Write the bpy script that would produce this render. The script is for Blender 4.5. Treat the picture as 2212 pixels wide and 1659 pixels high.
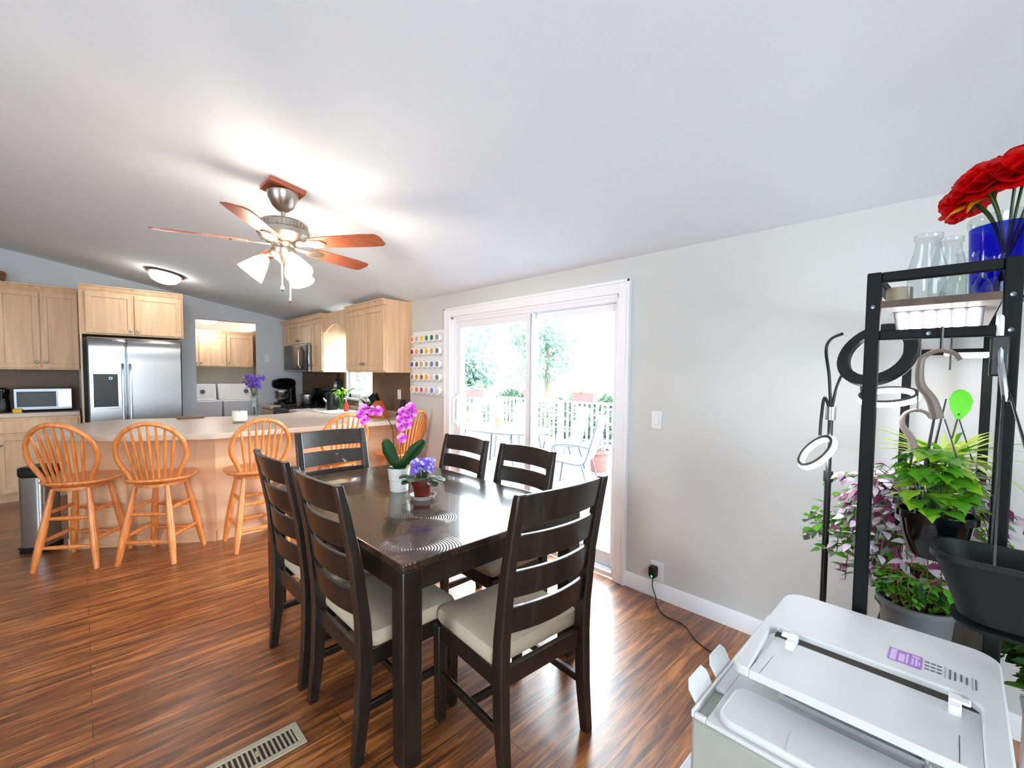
import bpy, math, random
from mathutils import Matrix, Vector, Euler
from math import pi, sin, cos, radians, sqrt, atan2

SC = bpy.context.scene
COL = SC.collection
for _o in list(bpy.data.objects):
    bpy.data.objects.remove(_o)

# ------------------------------------------------------------------ camera
cam_data = bpy.data.cameras.new('camera')
cam = bpy.data.objects.new('camera', cam_data)
COL.objects.link(cam)
cam_data.sensor_fit = 'HORIZONTAL'
cam_data.sensor_width = 36.0
cam_data.lens = 950.236 * 36.0 / 2212.0
cam_data.shift_y = (851.473 - 829.5) / 2212.0
cam_data.clip_start = 0.02
cam_data.clip_end = 200
_yaw, _pit, _rol = radians(44.468257), radians(-2.6541), radians(0.557074)
_f = Vector((cos(_pit) * sin(_yaw), cos(_pit) * cos(_yaw), sin(_pit)))
_r = Vector((cos(_yaw), -sin(_yaw), 0))
_u = (Vector((0, 0, 1)) - _f.z * _f).normalized()
_r2 = cos(_rol) * _r + sin(_rol) * _u
_u2 = -sin(_rol) * _r + cos(_rol) * _u
cam.matrix_world = Matrix(((_r2.x, _u2.x, -_f.x, 0), (_r2.y, _u2.y, -_f.y, 0), (_r2.z, _u2.z, -_f.z, 1.5), (0, 0, 0, 1)))
SC.camera = cam

# ------------------------------------------------------------------ world, daylight, exposure
SC.view_settings.view_transform = 'Standard'
SC.view_settings.look = 'None'
SC.view_settings.gamma = 1.0
SC.view_settings.use_curve_mapping = False
SC.view_settings.exposure = 2.0
SC.cycles.use_denoising = True
SC.cycles.max_bounces = 10
SC.cycles.diffuse_bounces = 5
SC.cycles.transparent_max_bounces = 16
SC.cycles.sample_clamp_indirect = 6.0
SC.cycles.caustics_reflective = False
SC.cycles.caustics_refractive = False

world = bpy.data.worlds.new('overcast_sky')
SC.world = world
world.use_nodes = True
_n = world.node_tree.nodes
_bg = _n['Background']
_bg.inputs['Color'].default_value = (0.80, 0.91, 1.0, 1)
_bg.inputs['Strength'].default_value = 6.0


def portal(loc, rot, sx, sy):
    l = bpy.data.lights.new('window_portal', 'AREA')
    l.shape = 'RECTANGLE'
    l.size = sx
    l.size_y = sy
    l.cycles.is_portal = True
    o = bpy.data.objects.new('window_portal', l)
    o.location = loc
    o.rotation_euler = rot
    COL.objects.link(o)


portal((2.86, 2.62, 1.05), (0, radians(90), 0), 2.0, 2.05)
portal((2.86, 5.82, 1.6), (0, radians(90), 0), 1.0, 0.72)
portal((-0.9, -3.3, 1.45), (radians(90), 0, 0), 2.4, 1.7)
portal((-4.1, 1.0, 1.45), (0, radians(-90), 0), 1.7, 1.6)


# ------------------------------------------------------------------ materials
def lin(c):
    return tuple((x / 12.92 if x <= 0.04045 else ((x + 0.055) / 1.055) ** 2.4) for x in [v / 255.0 for v in c]) + (1.0,)


MATS = {}


def mat(name, rgb, rough=0.5, metal=0.0, var=0.0, scale=8.0, bump=0.0, spec=0.5, trans=0.0, coat=0.0, emit=None, estr=0.0, ior=1.45, alpha=1.0, stretch=(1, 1, 1)):
    if name in MATS:
        return MATS[name]
    m = bpy.data.materials.new(name)
    m.use_nodes = True
    nt = m.node_tree
    b = nt.nodes['Principled BSDF']
    b.inputs['Base Color'].default_value = lin(rgb)
    b.inputs['Roughness'].default_value = rough
    b.inputs['Metallic'].default_value = metal
    b.inputs['IOR'].default_value = ior
    b.inputs['Specular IOR Level'].default_value = spec
    b.inputs['Transmission Weight'].default_value = trans
    b.inputs['Coat Weight'].default_value = coat
    b.inputs['Alpha'].default_value = alpha
    if emit is not None:
        b.inputs['Emission Color'].default_value = lin(emit)
        b.inputs['Emission Strength'].default_value = estr
    if var > 0 or bump > 0:
        tc = nt.nodes.new('ShaderNodeTexCoord')
        mp = nt.nodes.new('ShaderNodeMapping')
        mp.inputs['Scale'].default_value = stretch
        nz = nt.nodes.new('ShaderNodeTexNoise')
        nz.inputs['Scale'].default_value = scale
        nz.inputs['Detail'].default_value = 4.0
        nt.links.new(tc.outputs['Object'], mp.inputs['Vector'])
        nt.links.new(mp.outputs['Vector'], nz.inputs['Vector'])
        if var > 0:
            mx = nt.nodes.new('ShaderNodeMix')
            mx.data_type = 'RGBA'
            c = lin(rgb)
            mx.inputs['A'].default_value = tuple(max(0, v * (1 - var)) for v in c[:3]) + (1,)
            mx.inputs['B'].default_value = tuple(min(1, v * (1 + var)) for v in c[:3]) + (1,)
            nt.links.new(nz.outputs['Fac'], mx.inputs['Factor'])
            nt.links.new(mx.outputs['Result'], b.inputs['Base Color'])
        if bump > 0:
            bp = nt.nodes.new('ShaderNodeBump')
            bp.inputs['Strength'].default_value = bump
            bp.inputs['Distance'].default_value = 0.01
            nt.links.new(nz.outputs['Fac'], bp.inputs['Height'])
            nt.links.new(bp.outputs['Normal'], b.inputs['Normal'])
    MATS[name] = m
    return m


def wood(name, dark, light, rough=0.4, scale=3.0, stretch=(12, 12, 1), coat=0.0, spec=0.5, bump=0.03):
    if name in MATS:
        return MATS[name]
    m = bpy.data.materials.new(name)
    m.use_nodes = True
    nt = m.node_tree
    b = nt.nodes['Principled BSDF']
    b.inputs['Roughness'].default_value = rough
    b.inputs['Coat Weight'].default_value = coat
    b.inputs['Specular IOR Level'].default_value = spec
    tc = nt.nodes.new('ShaderNodeTexCoord')
    mp = nt.nodes.new('ShaderNodeMapping')
    mp.inputs['Scale'].default_value = stretch
    nz = nt.nodes.new('ShaderNodeTexNoise')
    nz.inputs['Scale'].default_value = scale
    nz.inputs['Detail'].default_value = 6.0
    nz.inputs['Distortion'].default_value = 0.6
    rp = nt.nodes.new('ShaderNodeValToRGB')
    rp.color_ramp.elements[0].position = 0.3
    rp.color_ramp.elements[0].color = lin(dark)
    rp.color_ramp.elements[1].position = 0.72
    rp.color_ramp.elements[1].color = lin(light)
    nt.links.new(tc.outputs['Object'], mp.inputs['Vector'])
    nt.links.new(mp.outputs['Vector'], nz.inputs['Vector'])
    nt.links.new(nz.outputs['Fac'], rp.inputs['Fac'])
    nt.links.new(rp.outputs['Color'], b.inputs['Base Color'])
    if bump:
        bp = nt.nodes.new('ShaderNodeBump')
        bp.inputs['Strength'].default_value = bump
        bp.inputs['Distance'].default_value = 0.005
        nt.links.new(nz.outputs['Fac'], bp.inputs['Height'])
        nt.links.new(bp.outputs['Normal'], b.inputs['Normal'])
    MATS[name] = m
    return m


def floor_material():
    m = bpy.data.materials.new('laminate_floor')
    m.use_nodes = True
    nt = m.node_tree
    b = nt.nodes['Principled BSDF']
    tc = nt.nodes.new('ShaderNodeTexCoord')
    br = nt.nodes.new('ShaderNodeTexBrick')
    br.offset = 0.37
    br.inputs['Color1'].default_value = (0, 0, 0, 1)
    br.inputs['Color2'].default_value = (1, 1, 1, 1)
    br.inputs['Mortar'].default_value = (0.0, 0.0, 0.0, 1)
    br.inputs['Scale'].default_value = 1.0
    br.inputs['Mortar Size'].default_value = 0.0022
    br.inputs['Brick Width'].default_value = 1.22
    br.inputs['Row Height'].default_value = 0.127
    nt.links.new(tc.outputs['Object'], br.inputs['Vector'])
    mp = nt.nodes.new('ShaderNodeMapping')
    mp.inputs['Scale'].default_value = (1.3, 15, 1)
    nz = nt.nodes.new('ShaderNodeTexNoise')
    nz.inputs['Scale'].default_value = 2.2
    nz.inputs['Detail'].default_value = 7
    nz.inputs['Roughness'].default_value = 0.62
    nz.inputs['Distortion'].default_value = 0.8
    nt.links.new(tc.outputs['Object'], mp.inputs['Vector'])
    nt.links.new(mp.outputs['Vector'], nz.inputs['Vector'])
    ad = nt.nodes.new('ShaderNodeMath')
    ad.operation = 'MULTIPLY_ADD'
    ad.inputs[1].default_value = 0.1
    nt.links.new(br.outputs['Color'], ad.inputs[0])
    nt.links.new(nz.outputs['Fac'], ad.inputs[2])
    rp = nt.nodes.new('ShaderNodeValToRGB')
    e = rp.color_ramp.elements
    e[0].position = 0.4
    e[0].color = lin((72, 35, 11))
    e[1].position = 0.72
    e[1].color = lin((188, 118, 60))
    k = e.new(0.55)
    k.color = lin((128, 71, 27))
    nt.links.new(ad.outputs['Value'], rp.inputs['Fac'])
    mx = nt.nodes.new('ShaderNodeMix')
    mx.data_type = 'RGBA'
    mx.inputs['B'].default_value = lin((82, 40, 16))
    nt.links.new(br.outputs['Fac'], mx.inputs['Factor'])
    nt.links.new(rp.outputs['Color'], mx.inputs['A'])
    nt.links.new(mx.outputs['Result'], b.inputs['Base Color'])
    b.inputs['Roughness'].default_value = 0.42
    b.inputs['Specular IOR Level'].default_value = 0.6
    b.inputs['Coat Weight'].default_value = 0.8
    b.inputs['Coat Roughness'].default_value = 0.3
    bp = nt.nodes.new('ShaderNodeBump')
    bp.inputs['Strength'].default_value = 0.07
    bp.inputs['Distance'].default_value = 0.004
    nt.links.new(nz.outputs['Fac'], bp.inputs['Height'])
    nt.links.new(bp.outputs['Normal'], b.inputs['Normal'])
    return m


def glass_fac(nt, k):
    lw = nt.nodes.new('ShaderNodeLayerWeight')
    lw.inputs['Blend'].default_value = 0.5
    pw = nt.nodes.new('ShaderNodeMath')
    pw.operation = 'POWER'
    pw.inputs[1].default_value = 4.0
    nt.links.new(lw.outputs['Facing'], pw.inputs[0])
    ma = nt.nodes.new('ShaderNodeMath')
    ma.operation = 'MULTIPLY_ADD'
    ma.inputs[1].default_value = k
    ma.inputs[2].default_value = 0.03
    nt.links.new(pw.outputs['Value'], ma.inputs[0])
    return ma.outputs['Value']


def pane_material():
    m = bpy.data.materials.new('window_glass')
    m.use_nodes = True
    nt = m.node_tree
    for n in list(nt.nodes):
        if n.type != 'OUTPUT_MATERIAL':
            nt.nodes.remove(n)
    out = [n for n in nt.nodes if n.type == 'OUTPUT_MATERIAL'][0]
    tr = nt.nodes.new('ShaderNodeBsdfTransparent')
    tr.inputs['Color'].default_value = (0.97, 0.985, 0.98, 1)
    gl = nt.nodes.new('ShaderNodeBsdfGlossy')
    gl.inputs['Roughness'].default_value = 0.02
    fr = glass_fac(nt, 0.35)
    mx = nt.nodes.new('ShaderNodeMixShader')
    nt.links.new(fr, mx.inputs['Fac'])
    nt.links.new(tr.outputs['BSDF'], mx.inputs[1])
    nt.links.new(gl.outputs['BSDF'], mx.inputs[2])
    nt.links.new(mx.outputs['Shader'], out.inputs['Surface'])
    return m


def bottle_material(name, rgb, k=0.9):
    # thin walled clear glass: mostly see-through, bright at grazing angles
    m = bpy.data.materials.new(name)
    m.use_nodes = True
    nt = m.node_tree
    for n in list(nt.nodes):
        if n.type != 'OUTPUT_MATERIAL':
            nt.nodes.remove(n)
    out = [n for n in nt.nodes if n.type == 'OUTPUT_MATERIAL'][0]
    tr = nt.nodes.new('ShaderNodeBsdfTransparent')
    tr.inputs['Color'].default_value = rgb
    gl = nt.nodes.new('ShaderNodeBsdfGlossy')
    gl.inputs['Roughness'].default_value = 0.05
    fr = glass_fac(nt, 0.5)
    mx = nt.nodes.new('ShaderNodeMixShader')
    nt.links.new(fr, mx.inputs['Fac'])
    nt.links.new(tr.outputs['BSDF'], mx.inputs[1])
    nt.links.new(gl.outputs['BSDF'], mx.inputs[2])
    nt.links.new(mx.outputs['Shader'], out.inputs['Surface'])
    return m


M_FLOOR = floor_material()
M_PANE = pane_material()
M_GLASS = bottle_material('clear_glass', (0.88, 0.91, 0.9, 1))
M_BLUEGLASS = bottle_material('blue_glass', (0.06, 0.16, 0.86, 1))
M_WALL = mat('warm_grey_paint', (202, 202, 200), 0.85, var=0.02, scale=40, bump=0.03, spec=0.2)
M_WALLK = mat('blue_grey_paint', (204, 208, 214), 0.85, var=0.02, scale=40, spec=0.2)  # bluer than the door wall's grey
M_CEIL = mat('ceiling_paint', (228, 236, 243), 0.9, var=0.02, scale=60, bump=0.04, spec=0.1)
M_TRIM = mat('white_trim_paint', (236, 236, 240), 0.4, var=0.01)
M_VINYL = mat('white_vinyl', (232, 233, 238), 0.35, var=0.01)
M_TRACK = mat('grey_door_track', (150, 156, 165), 0.5, var=0.05)
M_MAPLE = wood('maple_cabinet', (210, 170, 130), (231, 198, 160), 0.45, 1.6, (9, 9, 0.8))
M_MAPLEH = wood('maple_panel', (214, 164, 124), (230, 188, 150), 0.45, 1.4, (1, 1, 6))
M_LAMI = mat('counter_laminate', (204, 184, 168), 0.35, var=0.12, scale=60, spec=0.5)
M_STOOL = wood('honey_oak', (196, 108, 46), (228, 146, 76), 0.32, 3.0, (14, 14, 1.5), coat=0.3)
M_ESPR = wood('espresso_wood', (18, 14, 11), (40, 31, 24), 0.32, 3.0, (10, 10, 1.2), coat=0.25)
M_TABLE = wood('espresso_tabletop', (30, 21, 15), (72, 52, 37), 0.2, 2.2, (9, 1.0, 9), coat=0.5)


def scrape_marks(m):
    nt = m.node_tree
    b = nt.nodes['Principled BSDF']
    tc = nt.nodes.new('ShaderNodeTexCoord')
    hs = []
    for cx, cy, rad in ((-0.42, -0.72, 0.2), (-0.18, -0.42, 0.16), (0.0, -0.05, 0.12)):
        mp = nt.nodes.new('ShaderNodeMapping')
        mp.vector_type = 'POINT'
        mp.inputs['Location'].default_value = (-cx, -cy, -0.8)
        wv = nt.nodes.new('ShaderNodeTexWave')
        wv.wave_type = 'RINGS'
        wv.rings_direction = 'Z'
        wv.inputs['Scale'].default_value = 26.0
        wv.inputs['Distortion'].default_value = 0.6
        gr = nt.nodes.new('ShaderNodeVectorMath')
        gr.operation = 'LENGTH'
        mr = nt.nodes.new('ShaderNodeMapRange')
        mr.inputs['From Min'].default_value = rad * 0.5
        mr.inputs['From Max'].default_value = rad
        mr.inputs['To Min'].default_value = 1.0
        mr.inputs['To Max'].default_value = 0.0
        ml = nt.nodes.new('ShaderNodeMath')
        ml.operation = 'MULTIPLY'
        nt.links.new(tc.outputs['Object'], mp.inputs['Vector'])
        nt.links.new(mp.outputs['Vector'], wv.inputs['Vector'])
        nt.links.new(mp.outputs['Vector'], gr.inputs[0])
        nt.links.new(gr.outputs['Value'], mr.inputs['Value'])
        nt.links.new(wv.outputs['Fac'], ml.inputs[0])
        nt.links.new(mr.outputs['Result'], ml.inputs[1])
        hs.append(ml.outputs['Value'])
    acc = hs[0]
    for h in hs[1:]:
        ad = nt.nodes.new('ShaderNodeMath')
        ad.operation = 'ADD'
        nt.links.new(acc, ad.inputs[0])
        nt.links.new(h, ad.inputs[1])
        acc = ad.outputs['Value']
    bp = nt.nodes.new('ShaderNodeBump')
    bp.inputs['Strength'].default_value = 0.35
    bp.inputs['Distance'].default_value = 0.004
    old = b.inputs['Normal'].links[0].from_socket
    nt.links.new(acc, bp.inputs['Height'])
    nt.links.new(old, bp.inputs['Normal'])
    nt.links.new(bp.outputs['Normal'], b.inputs['Normal'])
    nt.links.new(bp.outputs['Normal'], b.inputs['Coat Normal'])


scrape_marks(M_TABLE)
M_SEAT = mat('beige_seat_fabric', (186, 170, 148), 0.9, var=0.12, scale=260, bump=0.25, spec=0.2)
M_STEEL = mat('brushed_steel', (178, 181, 184), 0.26, 1.0, var=0.05, scale=6, stretch=(60, 60, 1))
M_STEELD = mat('dark_steel', (112, 118, 124), 0.3, 1.0, var=0.06)
M_CHROME = mat('chrome', (225, 228, 232), 0.08, 1.0)
M_NICKEL = mat('brushed_nickel', (178, 168, 156), 0.3, 1.0, var=0.04)
M_BLACK = mat('black_plastic', (16, 17, 18), 0.35, var=0.1)
M_BLACKG = mat('glossy_black', (6, 7, 8), 0.14, coat=0.2, spec=0.4)
M_BLACKM = mat('black_powder_coat', (9, 10, 9), 0.6, spec=0.25, var=0.1, scale=90)
M_WHITEP = mat('white_plastic', (228, 228, 230), 0.4, var=0.01)
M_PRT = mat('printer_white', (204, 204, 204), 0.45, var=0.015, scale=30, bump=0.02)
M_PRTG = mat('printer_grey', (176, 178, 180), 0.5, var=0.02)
M_PRT_SHADED = mat('printer_shaded_side', (158, 159, 150), 0.5, var=0.02)  # shade on the printer sides put into a darker body colour
M_WHITEC = mat('white_ceramic', (236, 234, 230), 0.25, var=0.01)
M_TILE = mat('brown_backsplash', (106, 76, 50), 0.45, var=0.35, scale=9)
M_TERRA = mat('terracotta', (146, 78, 58), 0.8, var=0.12, scale=20)
M_REDPOT = mat('red_clay_glaze', (112, 34, 24), 0.45, var=0.12, scale=18)
M_SOIL = mat('potting_soil', (48, 36, 28), 0.95, var=0.4, scale=60, bump=0.4)
M_SHADE = mat('frosted_lamp_glass', (255, 248, 235), 0.4, emit=(255, 236, 212), estr=14.0)
M_DOME = mat('frosted_dome_glass', (255, 250, 245), 0.4, emit=(250, 246, 240), estr=7.0)
M_RING = mat('ring_light_diffuser', (255, 255, 255), 0.4, emit=(245, 245, 255), estr=14.0)
M_LED = mat('grow_light_led', (255, 255, 255), 0.4, emit=(255, 244, 240), estr=4.0)
M_GREENLED = mat('green_indicator', (40, 230, 130), 0.4, emit=(40, 240, 130), estr=2.0)
M_FANW = wood('cherry_fan_blade', (140, 66, 36), (176, 92, 56), 0.35, 3.0, (2, 14, 14), coat=0.3)
M_GREY = mat('grey_plastic_pot', (96, 98, 100), 0.6, var=0.08)
M_DARKPOT = mat('charcoal_plastic', (17, 21, 21), 0.55, spec=0.3, var=0.1)
M_CREAM = mat('cream_plastic_hook', (112, 100, 92), 0.45, var=0.04)
M_PURPLE = mat('purple_sticker', (150, 96, 182), 0.4, var=0.06)
M_LILAC = mat('pale_lilac_ink', (204, 172, 222), 0.4)
M_INK = mat('grey_ink', (96, 100, 104), 0.6)
M_SLIT = mat('dark_slot', (60, 54, 46), 0.7)
M_VENT = mat('vent_beige_metal', (176, 164, 140), 0.5, var=0.06)


def leafmat(name, rgb, var=0.25):
    m = mat(name, rgb, 0.45, var=var, scale=14)
    b = m.node_tree.nodes['Principled BSDF']
    nt = m.node_tree
    if 'thin' not in nt.nodes:
        out = [n for n in nt.nodes if n.type == 'OUTPUT_MATERIAL'][0]
        tl = nt.nodes.new('ShaderNodeBsdfTranslucent')
        tl.name = 'thin'
        tl.inputs['Color'].default_value = lin(rgb)
        mx = nt.nodes.new('ShaderNodeMixShader')
        mx.inputs['Fac'].default_value = 0.4
        nt.links.new(b.outputs['BSDF'], mx.inputs[1])
        nt.links.new(tl.outputs['BSDF'], mx.inputs[2])
        nt.links.new(mx.outputs['Shader'], out.inputs['Surface'])
    return m


L_BRIGHT = leafmat('leaf_bright_green', (86, 156, 28))
L_MID = leafmat('leaf_mid_green', (84, 140, 44))
L_DARK = leafmat('leaf_dark_green', (40, 84, 36))
L_YELLOW = leafmat('leaf_yellow_green', (198, 216, 110))
L_PURPLE = leafmat('leaf_purple', (96, 34, 62))
L_SILVER = leafmat('leaf_silver_pink', (206, 192, 206))
L_GREYG = leafmat('leaf_grey_green', (120, 142, 120))
L_TREE = leafmat('tree_leaf', (98, 122, 102))
L_TREE2 = leafmat('tree_leaf_blue', (102, 120, 116))
L_BROWN = leafmat('leaf_dry_brown', (170, 120, 84))
P_MAGENTA = leafmat('orchid_magenta', (206, 40, 196), 0.2)
P_MAGLIGHT = leafmat('orchid_pale', (232, 150, 226), 0.2)
P_VIOLET = leafmat('violet_petal', (126, 98, 220), 0.25)
P_WHITEV = leafmat('violet_white', (226, 216, 246), 0.1)
P_LAV = leafmat('lavender_petal', (150, 116, 190), 0.25)
P_RED = leafmat('rose_red', (206, 8, 12), 0.3)
P_YEL = leafmat('rose_yellow', (246, 176, 24), 0.2)
P_PINK = leafmat('leaf_pink', (220, 130, 190), 0.2)
M_STEM = leafmat('stem_green', (70, 96, 48))
M_STEMB = leafmat('stem_brown', (92, 70, 50))


# ------------------------------------------------------------------ mesh builder
class MB:
    def __init__(s):
        s.v, s.f, s.mi, s.T, s.cur = [], [], [], Matrix.Identity(4), 0

    def at(s, loc=(0, 0, 0), rot=(0, 0, 0), sc=(1, 1, 1)):
        s.T = Matrix.LocRotScale(Vector(loc), Euler(rot), Vector(sc))
        return s

    def add(s, vs, fs):
        o = len(s.v)
        s.v += [tuple(s.T @ Vector(p)) for p in vs]
        s.f += [tuple(i + o for i in f) for f in fs]
        s.mi += [s.cur] * len(fs)
        return s

    def bx(s, x0, x1, y0, y1, z0, z1):
        return s.add([(x0, y0, z0), (x1, y0, z0), (x1, y1, z0), (x0, y1, z0), (x0, y0, z1), (x1, y0, z1), (x1, y1, z1), (x0, y1, z1)],
                     [(0, 3, 2, 1), (4, 5, 6, 7), (0, 1, 5, 4), (1, 2, 6, 5), (2, 3, 7, 6), (3, 0, 4, 7)])

    def box(s, c, d):
        return s.bx(c[0] - d[0] / 2, c[0] + d[0] / 2, c[1] - d[1] / 2, c[1] + d[1] / 2, c[2] - d[2] / 2, c[2] + d[2] / 2)

    def prism(s, poly, z0, z1):
        n = len(poly)
        vs = [(p[0], p[1], z0) for p in poly] + [(p[0], p[1], z1) for p in poly]
        fs = [tuple(range(n - 1, -1, -1)), tuple(range(n, 2 * n))] + [(i, (i + 1) % n, (i + 1) % n + n, i + n) for i in range(n)]
        return s.add(vs, fs)

    def loft(s, rings, cap=True):
        n = len(rings[0])
        vs = [p for r in rings for p in r]
        fs = []
        for k in range(len(rings) - 1):
            a = k * n
            for i in range(n):
                j = (i + 1) % n
                fs.append((a + i, a + j, a + n + j, a + n + i))
        if cap:
            fs.append(tuple(range(n - 1, -1, -1)))
            fs.append(tuple(range((len(rings) - 1) * n, len(rings) * n)))
        return s.add(vs, fs)

    def tube(s, pts, r, n=8, closed=False):
        pts = [Vector(p) for p in pts]
        m = len(pts)
        rs = r if isinstance(r, (list, tuple)) else [r] * m
        rings = []
        up = None
        for i in range(m):
            if closed:
                t = pts[(i + 1) % m] - pts[i - 1]
            else:
                t = pts[min(i + 1, m - 1)] - pts[max(i - 1, 0)]
            t = t.normalized() if t.length > 1e-9 else Vector((0, 0, 1))
            if up is None:
                a = Vector((0, 0, 1)) if abs(t.z) < 0.9 else Vector((1, 0, 0))
                up = (a - a.dot(t) * t).normalized()
            else:
                up = up - up.dot(t) * t
                up = up.normalized() if up.length > 1e-6 else Vector((1, 0, 0))
            w = t.cross(up)
            rings.append([tuple(pts[i] + rs[i] * (cos(2 * pi * k / n) * up + sin(2 * pi * k / n) * w)) for k in range(n)])
        if closed:
            rings.append(rings[0])
            return s.loft(rings, cap=False)
        return s.loft(rings)

    def lathe(s, prof, n=24, cap=True):
        rings = [[(max(r, 1e-5) * cos(2 * pi * k / n), max(r, 1e-5) * sin(2 * pi * k / n), z) for k in range(n)] for r, z in prof]
        return s.loft(rings, cap)

    def cyl(s, r, z0, z1, n=24, r2=None):
        return s.lathe([(r, z0), (r if r2 is None else r2, z1)], n)

    def sphere(s, c, r, n=12, m=8, sc=(1, 1, 1)):
        T = s.T
        s.T = T @ Matrix.LocRotScale(Vector(c), None, Vector(sc))
        s.lathe([(r * sin(pi * i / m), -r * cos(pi * i / m)) for i in range(m + 1)], n)
        s.T = T
        return s

    def beam(s, rings_def):
        # square section: list of (x, y, z, wx, wy)
        rings = []
        for x, y, z, wx, wy in rings_def:
            rings.append([(x - wx / 2, y - wy / 2, z), (x + wx / 2, y - wy / 2, z), (x + wx / 2, y + wy / 2, z), (x - wx / 2, y + wy / 2, z)])
        return s.loft(rings)

    def bar(s, a, b, w, h):
        a, b = Vector(a), Vector(b)
        t = (b - a).normalized()
        up = Vector((0, 0, 1)) if abs(t.z) < 0.95 else Vector((1, 0, 0))
        sd = t.cross(up).normalized()
        up = sd.cross(t)
        r = []
        for p in (a, b):
            r.append([tuple(p + sd * i * w / 2 + up * j * h / 2) for i, j in ((-1, -1), (1, -1), (1, 1), (-1, 1))])
        return s.loft(r)

    def leaf(s, p, d, up, L, W, shape='oval', fold=0.25, curl=0.3):
        d = Vector(d).normalized()
        up = Vector(up)
        sd = d.cross(up)
        sd = sd.normalized() if sd.length > 1e-5 else Vector((1, 0, 0))
        nm = sd.cross(d)
        p = Vector(p)
        if shape == 'oval':
            prof = [(0.0, 0.04), (0.22, 0.38), (0.5, 0.5), (0.78, 0.34), (1.0, 0.02)]
        elif shape == 'lance':
            prof = [(0.0, 0.05), (0.2, 0.35), (0.45, 0.5), (0.75, 0.3), (1.0, 0.01)]
        elif shape == 'ivy':
            prof = [(0.0, 0.12), (0.12, 0.62), (0.34, 0.36), (0.52, 0.5), (0.72, 0.22), (1.0, 0.01)]
        elif shape == 'petal':
            prof = [(0.0, 0.12), (0.3, 0.42), (0.65, 0.54), (0.9, 0.36), (1.0, 0.12)]
        else:
            prof = [(0.0, 0.1), (0.5, 0.5), (1.0, 0.05)]
        vs = []
        for t, w in prof:
            c = p + d * (t * L) - nm * (curl * L * t * t)
            vs += [tuple(c - sd * (w * W) + nm * (fold * w * W)), tuple(c), tuple(c + sd * (w * W) + nm * (fold * w * W))]
        fs = []
        for i in range(len(prof) - 1):
            a = i * 3
            fs += [(a, a + 1, a + 4, a + 3), (a + 1, a + 2, a + 5, a + 4)]
        return s.add(vs, fs)

    def build(s, name, mats, parent=None, bevel=0.0, smooth=True, seg=2, angle=40, loc=None):
        me = bpy.data.meshes.new(name)
        me.from_pydata(s.v, [], s.f)
        ml = mats if isinstance(mats, (list, tuple)) else [mats]
        for m in ml:
            me.materials.append(m)
        if len(ml) > 1:
            me.polygons.foreach_set('material_index', s.mi)
        me.validate()
        if smooth:
            me.shade_smooth()
            me.set_sharp_from_angle(angle=radians(angle))
        me.update()
        o = bpy.data.objects.new(name, me)
        COL.objects.link(o)
        if parent is not None:
            o.parent = parent
        if loc is not None:
            o.location = loc
        if bevel > 0:
            bv = o.modifiers.new('edge', 'BEVEL')
            bv.width = bevel
            bv.segments = seg
            bv.limit_method = 'ANGLE'
            bv.angle_limit = radians(35)
            bv.harden_normals = False
        return o


def tag(o, label, cat, group=None, kind=None):
    o['label'] = label
    o['category'] = cat
    if group:
        o['group'] = group
    if kind:
        o['kind'] = kind
    return o


def thing(name, label, cat, loc=(0, 0, 0), rz=0.0, group=None, sc=1.0):
    o = bpy.data.objects.new(name, None)
    o.empty_display_size = 0.1
    COL.objects.link(o)
    o.location = loc
    o.rotation_euler = (0, 0, rz)
    o.scale = (sc, sc, sc)
    return tag(o, label, cat, group)


KIDS = {}


def kids(o):
    return [c for c in bpy.data.objects if c.parent == o]


def dup(root, label, loc, rz=0.0, group=None, sc=1.0):
    def rec(o, parent):
        c = o.copy()
        COL.objects.link(c)
        if parent is not None:
            c.parent = parent
        for ch in kids(o):
            rec(ch, c)
        return c
    r = rec(root, None)
    r.location = loc
    r.rotation_euler = (0, 0, rz)
    r.scale = (sc, sc, sc)
    r['label'] = label
    if group:
        r['group'] = group
    return r


def struct(o, label=None, cat=None):
    o['kind'] = 'structure'
    if label:
        o['label'] = label
        o['category'] = cat or o.name.split('_')[0]
    return o


def sub(o, label):
    o['label'] = label
    return o


def arc(c, r, a0, a1, n, plane='xz', r2=None):
    out = []
    r2 = r if r2 is None else r2
    for i in range(n + 1):
        a = a0 + (a1 - a0) * i / n
        u, w = r * cos(a), r2 * sin(a)
        if plane == 'xz':
            out.append((c[0] + u, c[1], c[2] + w))
        elif plane == 'xy':
            out.append((c[0] + u, c[1] + w, c[2]))
        else:
            out.append((c[0], c[1] + u, c[2] + w))
    return out


def smoothpath(pts, k=6):
    pts = [Vector(p) for p in pts]
    P = [pts[0]] + pts + [pts[-1]]
    out = []
    for i in range(1, len(P) - 2):
        p0, p1, p2, p3 = P[i - 1], P[i], P[i + 1], P[i + 2]
        for j in range(k):
            t = j / k
            out.append(0.5 * ((2 * p1) + (p2 - p0) * t + (2 * p0 - 5 * p1 + 4 * p2 - p3) * t * t + (3 * p1 - p0 - 3 * p2 + p3) * t ** 3))
    out.append(pts[-1])
    return out


def rrect(x0, x1, y0, y1, r, n=5):
    out = []
    for cx, cy, a in ((x1 - r, y1 - r, 0), (x0 + r, y1 - r, pi / 2), (x0 + r, y0 + r, pi), (x1 - r, y0 + r, 1.5 * pi)):
        for i in range(n + 1):
            t = a + pi / 2 * i / n
            out.append((cx + r * cos(t), cy + r * sin(t)))
    return out


# ================================================================== ROOM SHELL
XW, YB, YF, XL = 2.751, 8.0, -3.2, -4.0      # door wall, kitchen wall, wall behind the camera, opposite wall
RIDGE_X = -1.3


def ceil_z(x):
    return 2.315 + 0.18 * (XW - max(x, RIDGE_X)) - (0.18 * (RIDGE_X - x) if x < RIDGE_X else 0)


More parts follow.
